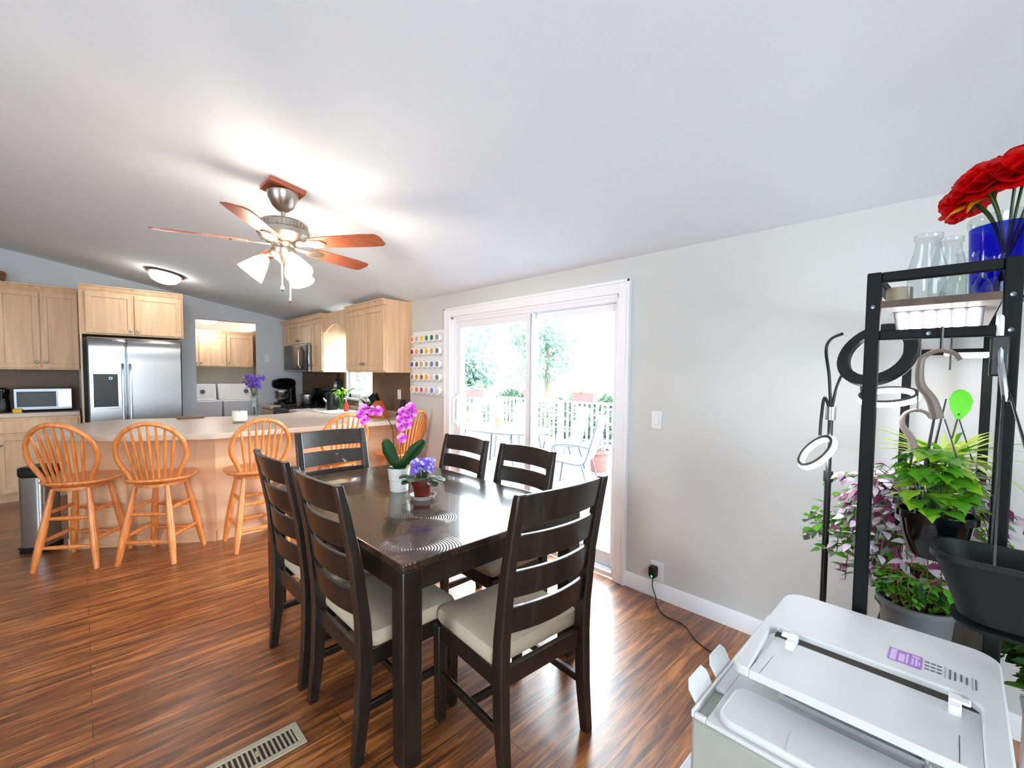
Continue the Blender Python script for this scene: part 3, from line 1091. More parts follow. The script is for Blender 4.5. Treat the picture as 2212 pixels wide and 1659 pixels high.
MB().at((0.07, 0, 0.041)).lathe([(0.05, 0), (0.06, 0.01), (0.1, 0.07), (0.11, 0.17), (0.115, 0.17), (0.115, 0.175), (0.105, 0.17), (0.095, 0.07), (0.0, 0.012)], 24, cap=False).build('mixing_bowl', M_STEEL, t)
t = thing('utensil_canister', 'black canister on the counter just right of the range', 'canister', (2.5, 6.12, 0.976))
MB().lathe([(0.07, 0), (0.075, 0.01), (0.075, 0.23), (0.07, 0.24), (0.062, 0.24), (0.06, 0.02), (0, 0.02)], 24, cap=False).build('canister_body', M_BLACK, t)
t = thing('kettle', 'steel kettle beside the black canister', 'kettle', (2.6, 6.36, 0.976))
MB().lathe([(0.09, 0), (0.1, 0.02), (0.09, 0.1), (0.05, 0.15), (0.02, 0.165), (0.02, 0.18), (0, 0.185)], 24).build('kettle_body', M_STEEL, t)
MB().tube(arc((0, 0, 0.13), 0.08, 0.2, pi - 0.2, 12, 'yz'), 0.008).build('kettle_handle', M_BLACK, t)
MB().tube([(-0.07, 0, 0.08), (-0.11, 0, 0.12), (-0.13, 0, 0.15)], [0.02, 0.014, 0.01]).build('spout', M_STEEL, t)

# sink and faucet
t = thing('kitchen_sink', 'white double bowl sink set in the counter below the window', 'sink', (2.42, 5.83, 0.976))
b = MB()
for y0, y1 in ((-0.36, -0.01), (0.01, 0.36)):
    o, i = rrect(-0.22, 0.2, y0, y1, 0.04), rrect(-0.19, 0.17, y0 + 0.03, y1 - 0.03, 0.04)
    b.loft([[(x, y, 0) for x, y in o], [(x, y, 0.012) for x, y in o], [(x, y, 0.012) for x, y in i], [(x, y, 0.002) for x, y in i]], cap=False)
    b.add([(x, y, 0.002) for x, y in i], [tuple(range(len(i)))])
b.build('basin', M_WHITEC, t)
t = thing('sink_faucet', 'chrome gooseneck faucet behind the sink', 'faucet', (2.66, 5.6, 0.976))
MB().cyl(0.026, 0, 0.04, 16, 0.02).build('faucet_base', M_CHROME, t)
MB().tube(smoothpath([(0, 0, 0.03), (0, 0, 0.2), (-0.02, 0.0, 0.27), (-0.09, 0, 0.31), (-0.16, 0, 0.27), (-0.17, 0, 0.21)]), 0.012, 10).build('spout', M_CHROME, t)
MB().tube([(0, -0.02, 0.05), (0, -0.06, 0.07), (0, -0.1, 0.11)], 0.007).build('lever', M_CHROME, t)
t = thing('soap_bottle', 'clear soap bottle with red liquid near the sink', 'soap bottle', (2.52, 5.72, 0.976))
MB().lathe([(0.028, 0), (0.032, 0.01), (0.032, 0.09), (0.012, 0.12), (0.012, 0.135)], 18).build('bottle_body', mat('red_soap', (206, 70, 62), 0.2, var=0.05), t)
MB().tube([(0, 0, 0.135), (0, 0, 0.175), (-0.035, 0, 0.172)], 0.006).build('pump', M_WHITEP, t)
random.seed(5)
t = thing('plastic_jug', 'white jug on the counter by the sink window', 'jug', (2.6, 5.4, 0.976))
MB().lathe([(0.05, 0), (0.056, 0.01), (0.05, 0.14), (0.042, 0.19), (0.048, 0.21), (0.043, 0.21), (0.04, 0.18), (0.045, 0.02), (0, 0.012)], 22, cap=False).build('jug_body', M_WHITEC, t)
MB().tube(smoothpath([(0, -0.045, 0.17), (0, -0.085, 0.15), (0, -0.08, 0.08), (0, -0.05, 0.06)]), 0.007).build('jug_handle', M_WHITEC, t)


def foliage(mb, c, R, n, L, W, shape, mats_n, rnd, flat=0.7, up_bias=0.5, curl=0.3, stems=True):
    for i in range(n):
        u = rnd.random() * 2 * pi
        rr = sqrt(rnd.random())
        h = rnd.uniform(-1, 1)
        p = Vector((c[0] + R[0] * rr * cos(u), c[1] + R[1] * rr * sin(u), c[2] + R[2] * h * (1.0 - 0.5 * rr)))
        d = Vector((cos(u) + rnd.uniform(-.5, .5), sin(u) + rnd.uniform(-.5, .5), rnd.uniform(-0.6, 0.4) * flat))
        up = Vector((rnd.uniform(-.4, .4), rnd.uniform(-.4, .4), 1))
        mb.cur = rnd.randrange(mats_n)
        k = rnd.uniform(0.7, 1.15)
        mb.leaf(p, d, up, L * k, W * k, shape, 0.2, curl * rnd.uniform(0.4, 1.4))


rnd = random.Random(11)
t = thing('celery_bunch', 'bright green leafy bunch in a glass on the counter left of the sink window', 'plant', (2.55, 5.93, 0.976))
MB().lathe([(0.035, 0), (0.04, 0.005), (0.045, 0.14), (0.042, 0.14), (0.037, 0.012), (0, 0.01)], 20, cap=False).build('drinking_glass', M_GLASS, t)
b = MB()
for k in range(7):
    a = 2 * pi * k / 7
    b.tube(smoothpath([(0.012 * cos(a), 0.012 * sin(a), 0.014), (0.03 * cos(a), 0.03 * sin(a), 0.15), (0.07 * cos(a), 0.07 * sin(a), 0.26)]), 0.006, 6)
b.build('stalks', L_BRIGHT, t)
b = MB()
foliage(b, (0, 0, 0.26), (0.1, 0.1, 0.06), 60, 0.06, 0.03, 'ivy', 2, rnd)
b.build('leaves', [L_BRIGHT, L_YELLOW], t)

# knife block with knives
t = thing('knife_block', 'slanted orange brown wooden knife block on the counter under the wall cabinet', 'knife block', (2.47, 4.75, 0.976), rz=radians(-75))
pr = [(-0.11, 0), (0.13, 0), (0.13, 0.03), (0.02, 0.2), (-0.08, 0.13)]
b = MB().loft([[(x, -0.05, z) for x, z in pr], [(x, 0.05, z) for x, z in pr]])
b.build('block_body', wood('orange_wood', (176, 84, 34), (206, 108, 52), 0.4, 3, (2, 10, 10)), t, bevel=0.006)
for i, (u, v) in enumerate(((0.15, -0.028), (0.15, 0.028), (0.42, -0.028), (0.42, 0.028), (0.7, -0.03), (0.7, 0.0), (0.7, 0.03))):
    p0 = Vector((0.02 + (-0.1) * u, v, 0.2 - 0.07 * u))
    dirn = Vector((-0.573, 0, 0.82)).normalized()
    k = thing('kitchen_knife', 'black handled knife standing in the wooden knife block', 'knife', t.location, rz=radians(-75), group='knives in the block')
    kb = MB().bar(p0 - dirn * 0.06, p0 + dirn * 0.004, 0.003, 0.02)
    kb.build('blade', M_STEEL, k)
    kb = MB().bar(p0 + dirn * 0.002, p0 + dirn * 0.11, 0.018, 0.024)
    kb.build('knife_handle', M_BLACK, k, bevel=0.004)
t = thing('black_cat_planter', 'black plant with dark strappy leaves on the counter in front of the sink window', 'plant', (2.52, 5.08, 0.976))
MB().lathe([(0.04, 0), (0.055, 0.09), (0.06, 0.09), (0.06, 0.1), (0.05, 0.1), (0.04, 0.08), (0, 0.08)], 18, cap=False).build('pot', M_BLACK, t)
b = MB()
for k in range(18):
    a = rnd.random() * 6.28
    b.leaf((0, 0, 0.08), (cos(a), sin(a), rnd.uniform(0.4, 1.8)), (0, 0, 1), rnd.uniform(0.14, 0.24), 0.03, 'lance', 0.2, 0.45)
b.build('leaves', [mat('near_black_leaf', (24, 30, 28), 0.5, var=0.2)], t)
t['label'] = 'dark leaved plant in a black pot on the counter by the knife block'
t.name = 'potted_plant'

# on the peninsula
t = thing('pillar_candle', 'short white candle in a glass holder on the peninsula', 'candle', (1.15, 5.13, 0.976))
MB().lathe([(0.05, 0), (0.062, 0.01), (0.055, 0.022), (0, 0.022)], 24).build('glass_plate', M_GLASS, t)
MB().lathe([(0.066, 0.023), (0.068, 0.03), (0.068, 0.115), (0.06, 0.12), (0.0, 0.112)], 24).build('wax', mat('white_wax', (238, 234, 224), 0.5, var=0.03), t)
MB().cyl(0.0025, 0.112, 0.128, 6).build('wick', M_BLACK, t)
t = thing('bud_vase', 'tall clear glass vase of lavender flowers on the peninsula', 'vase', (1.45, 5.8, 0.976))
MB().lathe([(0.04, 0), (0.046, 0.01), (0.05, 0.12), (0.035, 0.22), (0.04, 0.27), (0.037, 0.27), (0.032, 0.22), (0.046, 0.12), (0.042, 0.015), (0, 0.012)], 24, cap=False).build('glass_vessel', M_GLASS, t)
FL = t
for i in range(9):
    a = 2 * pi * i / 9 + 0.3
    fl = thing('lavender_flower', 'lavender flower stem in the tall glass vase', 'flower', (1.45, 5.8, 0.976), group='lavender flowers in the glass vase')
    h = 0.36 + 0.05 * (i % 3)
    tip = Vector((0.075 * cos(a) * (0.5 + 0.25 * (i % 3)), 0.075 * sin(a) * (0.5 + 0.25 * (i % 3)), h))
    bb = MB().tube(smoothpath([(-0.01 * cos(a), -0.01 * sin(a), 0.016), (0.012 * cos(a), 0.012 * sin(a), 0.22), tuple(tip)]), 0.003, 6)
    bb.build('stem', M_STEM, fl)
    bb = MB()
    foliage(bb, tip, (0.03, 0.03, 0.035), 26, 0.04, 0.026, 'petal', 2, rnd, flat=1.0)
    bb.build('petals', [P_LAV, P_VIOLET], fl)
t = tag(MB().at((0.86, 5.95, 0.976)).prism(rrect(-0.12, 0.12, -0.08, 0.08, 0.03), 0, 0.018).build('wooden_board', mat('dark_board_wood', (118, 78, 54), 0.5, var=0.2), bevel=0.004), 'dark brown wooden board on the back of the peninsula', 'cutting board')

# trash can
t = thing('trash_can', 'slim steel step trash can with black lid beside the peninsula', 'trash can', (-0.265, 5.345, 0), rz=radians(-33))
MB().prism(rrect(-0.085, 0.095, -0.11, 0.1, 0.045), 0.03, 0.62).build('bin_body', M_STEEL, t, bevel=0.004)
MB().prism(rrect(-0.09, 0.1, -0.115, 0.105, 0.045), 0.621, 0.70).build('bin_lid', M_BLACK, t, bevel=0.015)
MB().prism(rrect(-0.093, 0.103, -0.118, 0.108, 0.045), 0.0, 0.045).build('base_ring', M_BLACK, t, bevel=0.004)
MB().bx(-0.14, -0.093, -0.04, 0.04, 0.008, 0.022).build('foot_pedal', M_BLACK, t, bevel=0.004)

# ================================================================== LAUNDRY ROOM
LY = 9.95
b = MB().bx(0.4, XW, LY, LY + 0.1, 0, 2.45)
struct(b.build('wall_laundry_back', mat('laundry_paint', (208, 204, 188), 0.85, var=0.02), smooth=False), 'cream wall at the back of the laundry', 'wall')
b = MB().bx(0.3, 0.4, YB + 0.12, LY, 0, 2.45)
struct(b.build('wall_laundry_side', M_WALLK, smooth=False), 'side wall of the laundry', 'wall')
b = MB().bx(0.3, XW, YB + 0.12, LY + 0.1, 2.45, 2.55)
struct(b.build('ceiling_laundry', M_CEIL, smooth=False), 'white laundry ceiling', 'ceiling')
cabinet('upper_cabinet', 'maple wall cabinet above the washer and dryer in the laundry', 'x', 1.1, 2.4, 1.57, 2.24, 9.62, LY - 0.002, [(1.1, 1.53, 1), (1.53, 1.96, -1), (1.96, 2.4, -1)], 1.65, 0.05)
t = tag(MB().bx(2.49, XW - 0.003, 9.0, LY - 0.002, 0.0, 2.3).build('tall_cabinet', M_MAPLE, smooth=False), 'tall maple cabinet at the right side of the laundry', 'cabinet')


def washer(name, label, x, lidn):
    t = thing(name, label, name, (x, 9.45, 0))
    MB().bx(-0.33, 0.33, -0.34, 0.3, 0.02, 0.98).build('machine_body', M_WHITEP, t, bevel=0.02)
    pr = [(0.1, 0.98), (0.16, 1.26), (0.3, 1.26), (0.3, 0.98)]
    MB().loft([[(-0.33, y, z) for y, z in pr], [(0.33, y, z) for y, z in pr]]).build('control_console', M_WHITEP, t, bevel=0.01)
    MB().at((0.12, 0.128, 1.12), (radians(78), 0, 0)).lathe([(0.04, 0), (0.035, 0.03), (0, 0.032)], 18).build('dial', M_STEELD, t)
    MB().prism(rrect(-0.28, 0.28, -0.31, 0.08, 0.04), 0.982, 0.995).build(lidn, M_WHITEC, t, bevel=0.003)
    return t


washer('washer', 'white top load washing machine in the laundry left of the dryer', 1.45, 'machine_lid')
washer('dryer', 'white clothes dryer in the laundry right of the washer', 2.14, 'machine_top')
t = thing('ceiling_light', 'laundry ceiling light with a dark metal rim', 'ceiling light', (1.62, 9.3, 2.45))
MB().lathe([(0.02, 0), (0.19, -0.01), (0.19, -0.03), (0.16, -0.035)], 28).build('metal_rim', M_STEELD, t)
MB().lathe([(0.16, -0.032), (0.15, -0.07), (0.1, -0.11), (0.0, -0.125)], 28).build('glass_dome', mat('laundry_dome', (240, 240, 245), 0.4, emit=(255, 245, 235), estr=0.5), t)
lt = bpy.data.lights.new('laundry_bulb', 'POINT')
lt.energy = 3
lt.color = (1, 0.95, 0.9)
lt.shadow_soft_size = 0.1
lo = bpy.data.objects.new('laundry_bulb', lt)
lo.location = (1.62, 9.3, 2.2)
COL.objects.link(lo)
t = tag(MB().at((1.3, 9.55, 1.262)).prism(rrect(-0.14, 0.1, -0.06, 0.06, 0.02), 0, 0.03).build('folded_cloth', mat('dark_cloth', (44, 44, 48), 0.9, var=0.2), bevel=0.008), 'dark folded cloth on the washer console', 'cloth')

# ================================================================== DOME LIGHT AND FAN
slope = math.atan(0.18)
t = thing('ceiling_light', 'lit frosted dome ceiling light with bronze rim over the kitchen', 'ceiling light', (0.765, 6.75, ceil_z(0.765) - 0.001))
t.rotation_euler = (0, slope, 0)
MB().lathe([(0.05, 0), (0.185, -0.005), (0.19, -0.02), (0.16, -0.032)], 32).build('metal_rim', mat('bronze_rim', (110, 100, 90), 0.4, 0.8, var=0.1), t)
MB().lathe([(0.158, -0.033), (0.152, -0.06), (0.12, -0.1), (0.06, -0.125), (0.0, -0.13)], 32).build('glass_dome', M_DOME, t)

FX, FY = 0.93, 3.0
t = thing('ceiling_fan', 'five blade ceiling fan with cherry blades and lit glass shades', 'ceiling fan', (FX, FY, 0))
cz = ceil_z(FX)
b = MB().at((0, 0, cz - 0.016), (0, slope, radians(0))).box((0, 0, 0), (0.21, 0.21, 0.026))
b.build('mounting_plate', M_FANW, t, bevel=0.004)
MB().lathe([(0.09, cz - 0.035), (0.088, cz - 0.06), (0.06, cz - 0.12), (0.03, cz - 0.145), (0.015, cz - 0.15)], 28).build('canopy', M_NICKEL, t)
MB().cyl(0.013, 2.43, cz - 0.14, 14).build('down_rod', M_NICKEL, t)
b = MB()
prof = [(0.02, 2.455), (0.04, 2.45), (0.06, 2.435), (0.125, 2.43), (0.135, 2.42), (0.135, 2.385), (0.15, 2.375), (0.15, 2.345), (0.12, 2.31), (0.07, 2.295), (0.06, 2.27)]
b.lathe(prof, 36)
for k in range(36):
    a = 2 * pi * k / 36
    b.box((0.136 * cos(a), 0.136 * sin(a), 2.402), (0.008, 0.008, 0.03))
b.build('motor_housing', M_NICKEL, t)
ZB = 2.295
for k in range(5):
    a = radians(17.6 + 72 * k)
    T = Matrix.LocRotScale(Vector((0, 0, ZB)), Euler((0, 0, a)), None) @ Matrix.Rotation(radians(-12), 4, 'X')
    b = MB()
    b.T = T
    pts = [(0.19, -0.05), (0.25, -0.062), (0.56, -0.072), (0.64, -0.066), (0.66, -0.03), (0.66, 0.05), (0.635, 0.068), (0.56, 0.072), (0.25, 0.062), (0.19, 0.05)]
    b.prism(pts, -0.004, 0.004)
    bl = b.build('fan_blade', M_FANW, t, bevel=0.002)
    b = MB()
    b.T = T
    b.prism([(0.07, -0.018), (0.16, -0.02), (0.2, -0.045), (0.27, -0.03), (0.29, 0.0), (0.27, 0.03), (0.2, 0.045), (0.16, 0.02), (0.07, 0.018)], -0.012, -0.005)
    b.build('blade_iron', M_NICKEL, bl)
b = MB().lathe([(0.065, 2.27), (0.075, 2.26), (0.075, 2.235), (0.05, 2.2), (0.035, 2.19), (0.012, 2.16), (0.0, 2.155)], 28)
b.build('light_kit', M_NICKEL, t)
for k in range(3):
    a = radians(158.0 + 120 * k)
    d = Vector((cos(a), sin(a), 0))
    arm = MB().tube(smoothpath([tuple(d * 0.05 + Vector((0, 0, 2.22))), tuple(d * 0.09 + Vector((0, 0, 2.225))), tuple(d * 0.105 + Vector((0, 0, 2.2)))]), 0.011, 8)
    arm = arm.build('lamp_arm', M_NICKEL, t)
    b = MB()
    ax = (d * 0.62 + Vector((0, 0, -0.78))).normalized()
    q = Vector((0, 0, 1)).rotation_difference(ax)
    b.T = Matrix.LocRotScale(d * 0.098 + Vector((0, 0, 2.208)), q, None)
    b.lathe([(0.022, 0.0), (0.032, 0.015), (0.05, 0.055), (0.066, 0.1), (0.08, 0.145), (0.077, 0.145), (0.062, 0.098), (0.045, 0.053), (0.018, 0.012)], 24, cap=False)
    b.build('glass_shade', M_SHADE, arm)
for x, y, z in ((-0.02, -0.03, 2.0), (0.03, -0.02, 1.935)):
    b = MB().tube([(x, y, 2.17), (x, y, z + 0.03)], 0.004, 6)
    pc = b.build('pull_chain', mat('pale_chain', (226, 214, 206), 0.4, 0.3), t)
    MB().at((x, y, z)).lathe([(0.004, 0.035), (0.011, 0.02), (0.011, 0.006), (0.005, 0)], 12).build('chain_fob', M_NICKEL, pc)

# ================================================================== SPICE RACK
t = thing('spice_rack', 'white magnetic spice board on the wall by the sliding door', 'spice rack', (XW, 4.11, 1.62))
b = MB().bx(-0.014, 0, -0.3, 0.3, -0.37, 0.34)
b.build('magnet_board', M_WHITEP, t, bevel=0.004)
for k in range(5):
    MB().bx(-0.026, -0.014, -0.29, 0.29, 0.2 - 0.141 * k, 0.21 - 0.141 * k).build('ledge', M_WHITEP, t)
cols = [[(232, 120, 70), (190, 180, 166), (240, 190, 20), (30, 140, 120), (40, 110, 96), (130, 150, 140)],
        [(130, 50, 30), (220, 150, 110), (120, 100, 106), (236, 184, 20), (200, 160, 116), (96, 120, 130)],
        [(56, 60, 180), (120, 100, 84), (190, 170, 160), (170, 164, 150), (96, 120, 210), (120, 130, 136)],
        [(170, 130, 80), (206, 150, 30), (150, 90, 40), (240, 160, 40), (216, 196, 206), (110, 130, 140)],
        [(240, 186, 130), (226, 130, 100), (220, 90, 130), (206, 170, 180), (110, 130, 220), (206, 212, 224)]]
names = {0: 'orange', 1: 'grey', 2: 'gold', 3: 'green', 4: 'blue', 5: 'slate'}
rown = ['top', 'second', 'middle', 'fourth', 'bottom']
ordn = ['first', 'second', 'third', 'fourth', 'fifth', 'sixth']
for r in range(5):
    for c in range(6):
        y = 4.11 + 0.245 - 0.098 * c
        z = 1.62 + 0.257 - 0.141 * r
        j = thing('spice_tin', 'round spice tin, %s from the cabinet side in the %s row of the board' % (ordn[c], rown[r]), 'spice tin', (XW - 0.0145, y, z), group='spice tins on the white board')
        b = MB().at((0, 0, 0), (0, radians(-90), 0)).lathe([(0.042, 0), (0.044, 0.004), (0.044, 0.05), (0.041, 0.054), (0.026, 0.054)], 20)
        b.build('tin_body', M_WHITEC, j)
        cc = cols[r][c]
        b = MB().at((-0.0545, 0, 0), (0, radians(-90), 0)).lathe([(0.028, -0.002), (0.028, 0.001), (0, 0.0012)], 20)
        b.build('spice_window', mat('spice_%d_%d_%d' % cc, cc, 0.5, var=0.15, scale=60), j)

# ================================================================== DINING TABLE
TX0, TX1, TY0, TY1, TZ = 0.818, 1.885, 1.39, 3.03, 0.80
t = thing('dining_table', 'dark espresso wood dining table with square legs', 'table', ((TX0 + TX1) / 2, (TY0 + TY1) / 2, 0))
hx, hy = (TX1 - TX0) / 2, (TY1 - TY0) / 2
MB().bx(-hx, hx, -hy, hy, TZ - 0.03, TZ).build('tabletop', M_TABLE, t, bevel=0.004)
b = MB()
b.bx(-hx + 0.085, hx - 0.085, -hy + 0.004, -hy + 0.03, TZ - 0.115, TZ - 0.031)
b.bx(-hx + 0.085, hx - 0.085, hy - 0.03, hy - 0.004, TZ - 0.115, TZ - 0.031)
b.bx(-hx + 0.004, -hx + 0.03, -hy + 0.085, hy - 0.085, TZ - 0.115, TZ - 0.031)
b.bx(hx - 0.03, hx - 0.004, -hy + 0.085, hy - 0.085, TZ - 0.115, TZ - 0.031)
b.build('apron', M_ESPR, t, smooth=False)
for sx in (-1, 1):
    for sy in (-1, 1):
        cx, cy = sx * (hx - 0.043), sy * (hy - 0.043)
        MB().beam([(cx, cy, 0, 0.078, 0.078), (cx, cy, 0.3, 0.082, 0.082), (cx, cy, TZ - 0.031, 0.084, 0.084)]).build('leg', M_ESPR, t, bevel=0.004)


def make_chair(label):
    t = thing('dining_chair', label, 'chair', (0, 0, 0), 0, 'ladder back chairs at the dining table')
    W = 0.243
    for s in (-1, 1):
        x = s * (W - 0.022)
        b = MB().beam([(x, -0.245, 0, 0.036, 0.04), (x, -0.222, 0.2, 0.042, 0.05), (x, -0.212, 0.42, 0.044, 0.056), (x, -0.218, 0.55, 0.044, 0.052),
                       (x, -0.245, 0.78, 0.042, 0.044), (x, -0.285, 0.98, 0.04, 0.036), (x, -0.308, 1.08, 0.038, 0.03)])
        b.build('back_post', M_ESPR, t, bevel=0.005)
        b = MB().beam([(x, 0.2, 0, 0.038, 0.038), (x, 0.2, 0.42, 0.046, 0.046)])
        b.build('front_leg', M_ESPR, t, bevel=0.004)
        MB().bar((x, -0.21, 0.2), (x, 0.2, 0.2), 0.02, 0.032).build('side_stretcher', M_ESPR, t, bevel=0.003)
    MB().bar((-W + 0.03, -0.02, 0.2), (W - 0.03, -0.02, 0.2), 0.02, 0.03).build('cross_stretcher', M_ESPR, t, bevel=0.003)
    b = MB()
    b.bx(-W + 0.044, W - 0.044, 0.186, 0.214, 0.36, 0.43)
    b.bx(-W + 0.044, W - 0.044, -0.222, -0.2, 0.36, 0.43)
    for s in (-1, 1):
        b.bx(s * (W - 0.022) - 0.012, s * (W - 0.022) + 0.012, -0.19, 0.178, 0.36, 0.43)
    b.build('seat_frame', M_ESPR, t, bevel=0.003)

    def yb(z):
        pts = [(0.42, -0.212), (0.55, -0.218), (0.78, -0.245), (0.98, -0.285), (1.08, -0.308)]
        for (z0, y0), (z1, y1) in zip(pts, pts[1:]):
            if z <= z1:
                return y0 + (y1 - y0) * (z - z0) / (z1 - z0)
        return pts[-1][1]
    for z0, z1 in ((0.965, 1.075), (0.83, 0.93), (0.695, 0.795), (0.56, 0.66)):
        rings = []
        n = 10
        for k in range(n + 1):
            u = -1 + 2 * k / n
            x = u * (W - 0.04)
            bow = -0.03 * (1 - u * u)
            zt = z1 + (0.0 if z1 < 1.05 else 0.006 * (1 - u * u))
            rings.append([(x, yb(z0) + bow - 0.009, z0), (x, yb(z0) + bow + 0.009, z0), (x, yb(zt) + bow + 0.009, zt), (x, yb(zt) + bow - 0.009, zt)])
        MB().loft(rings).build('back_slat', M_ESPR, t, bevel=0.003)
    # cushion
    rings = []
    for z, s in ((0.43, 0.97), (0.445, 1.0), (0.47, 0.995), (0.487, 0.96), (0.494, 0.86)):
        rings.append([(x * s, y * s - 0.0, z) for x, y in rrect(-W + 0.008, W - 0.008, -0.19, 0.222, 0.03, 4)])
    rings.append([(x * 0.5, y * 0.5, 0.497) for x, y in rrect(-W + 0.008, W - 0.008, -0.19, 0.222, 0.03, 4)])
    MB().loft(rings).build('seat_cushion', M_SEAT, t)
    return t


# facing +x: rz=-90deg ; facing -x: +90deg ; facing -y: 180
ch = make_chair('dark dining chair at the near end of the table, pulled out, facing away')
ch.location = (1.285, 1.31, 0)
ch.rotation_euler = (0, 0, radians(-4))
ch.scale = (1.0, 1.0, 1.015)
dup(ch, 'dark dining chair on the left of the table nearest the floor vent', (0.965, 1.785, 0), radians(-90), sc=1.01)
dup(ch, 'dark dining chair on the left of the table nearest the bar stools', (0.965, 2.355, 0), radians(-90), sc=1.01)
dup(ch, 'dark dining chair at the far end of the table in front of the peninsula', (1.335, 2.985, 0), radians(180), sc=0.985).scale.x = 1.08
dup(ch, 'dark dining chair with the glass door behind, right one of the two', (1.745, 1.935, 0), radians(90), sc=0.955).scale.x = 1.0
dup(ch, 'dark dining chair with the glass door behind, left one of the two', (1.735, 2.545, 0), radians(90), sc=0.955).scale.x = 1.03


# ------------------------------------------------------------------ bar stools
def make_stool(label):
    t = thing('bar_stool', label, 'bar stool', (0, 0, 0), 0, 'honey wood windsor stools at the peninsula')
    sw = bpy.data.objects.new('swivel_top', None)
    legs_top = 0.6
    for sx in (-1, 1):
        for sy in (-1, 1):
            p0 = Vector((sx * 0.2, sy * 0.2, 0))
            p1 = Vector((sx * 0.115, sy * 0.115, legs_top))
            pts = [p0.lerp(p1, k / 6) for k in range(7)]
            b = MB().tube(pts, [0.018, 0.023, 0.0265, 0.026, 0.023, 0.019, 0.016], 10)
            b.build('leg', M_STOOL, t)

    def at(sx, sy, z):
        k = z / legs_top
        return Vector((sx * (0.2 - 0.085 * k), sy * (0.2 - 0.085 * k), z))
    for z0, z1 in ((0.17, 0.21), (0.38, 0.42)):
        for s in (-1, 1):
            for (p, q, z) in ((at(-1, s, z0), at(1, s, z0), z0), (at(s, -1, z1), at(s, 1, z1), z1)):
                pts = [p.lerp(q, k / 6) for k in range(7)]
                MB().tube(pts, [0.009, 0.013, 0.0155, 0.0165, 0.0155, 0.013, 0.009], 8).build('stretcher', M_STOOL, t)
    MB().lathe([(0.15, 0.585), (0.165, 0.59), (0.165, 0.615), (0.15, 0.62)], 28).build('swivel_plate', M_STOOL, t)
    return t


def stool_top(t, rz):
    """seat, hoop and spindles turned on the swivel by rz (baked into the parts)."""
    R = Matrix.Rotation(rz, 4, 'Z')
    b = MB()
    b.T = R
    rings = []
    ol = []
    for k in range(32):
        a = 2 * pi * k / 32
        rx = 0.232
        ry = 0.225 if sin(a) > 0 else 0.205
        e = 0.68 if sin(a) > 0 else 0.86
        ol.append((rx * (abs(cos(a)) ** e) * (1 if cos(a) >= 0 else -1), ry * (abs(sin(a)) ** e) * (1 if sin(a) >= 0 else -1)))
    for z, s in ((0.62, 0.8), (0.632, 0.95), (0.648, 1.0), (0.66, 0.98), (0.662, 0.9), (0.655, 0.6), (0.652, 0.2)):
        rings.append([(x * s, y * s, z) for x, y in ol])
    b.loft(rings)
    b.build('seat', M_STOOL, t)
    # hoop
    P = []
    for k in range(29):
        a = -0.46 + (pi + 0.92) * k / 28
        x = 0.22 * cos(a)
        z = 0.875 + 0.225 * sin(a)
        if a < 0 or a > pi:
            z = 0.875 + 0.225 * sin(a) * 1.0
        P.append((x, -0.165 - 0.25 * (z - 0.655) + 0.03 * (abs(x) / 0.205) ** 2, z))
    x0, y0 = P[0][0], P[0][1]
    P = [(0.145, -0.135, 0.655), (0.165, -0.15, 0.71)] + P[1:-1] + [(-0.165, -0.15, 0.71), (-0.145, -0.135, 0.655)]
    b = MB()
    b.T = R
    b.tube(P, 0.017, 10)
    b.build('back_hoop', M_STOOL, t)
    for k in range(7):
        u = -1 + 2 * k / 6
        xb = 0.105 * u
        xt = 0.158 * u
        zt = 0.875 + 0.225 * sqrt(max(0.0, 1 - (xt / 0.205) ** 2)) - 0.004
        p0 = Vector((xb, -0.165 + 0.02 * abs(u), 0.655))
        p1 = Vector((xt, -0.165 - 0.25 * (zt - 0.655) + 0.03 * (abs(xt) / 0.205) ** 2, zt))
        b = MB()
        b.T = R
        b.tube([p0.lerp(p1, j / 6) for j in range(7)], [0.0075, 0.0095, 0.0115, 0.013, 0.012, 0.009, 0.006], 8)
        b.build('spindle', M_STOOL, t)


for lab, loc, rz, srz in (
        ('honey wood windsor stool beside the steel trash can', (-0.01, 4.79, 0), radians(-32), radians(0)),
        ('honey wood windsor stool at the clipped corner of the peninsula', (0.447, 4.495, 0), radians(-38), radians(16)),
        ('honey wood windsor stool partly hidden by the left dining chairs', (1.075, 4.3, 0), 0, radians(0)),
        ('honey wood windsor stool behind the far end dining chair', (1.8, 4.3, 0), 0, radians(0)),
        ('honey wood windsor stool nearest the spice rack, behind the orchid', (2.42, 4.2, 0), 0, radians(22))):
    s = make_stool(lab)
    stool_top(s, srz)
    s.location = loc
    s.rotation_euler = (0, 0, rz)

# ------------------------------------------------------------------ floor vent
t = thing('floor_vent', 'beige metal floor register set in the wood floor', 'floor vent', (0.455, 1.865, 0))
b = MB()
b.bx(-0.165, 0.165, 0.045, 0.07, 0.0005, 0.007)
b.bx(-0.165, 0.165, -0.07, -0.045, 0.0005, 0.007)
b.bx(-0.165, -0.14, -0.045, 0.045, 0.0005, 0.007)
b.bx(0.14, 0.165, -0.045, 0.045, 0.0005, 0.007)
b.build('vent_frame', M_VENT, t, bevel=0.002)
MB().bx(-0.14, 0.14, -0.045, 0.045, 0.0003, 0.001).build('duct_opening', M_SLIT, t, smooth=False)
b = MB()
for k in range(16):
    x = -0.13 + 0.26 * k / 15
    b.bx(x - 0.003, x + 0.003, -0.045, 0.045, 0.001, 0.006)
b.bx(-0.004, 0.004, -0.012, 0.012, 0.005, 0.012)
b.build('louvers', M_VENT, t, smooth=False)

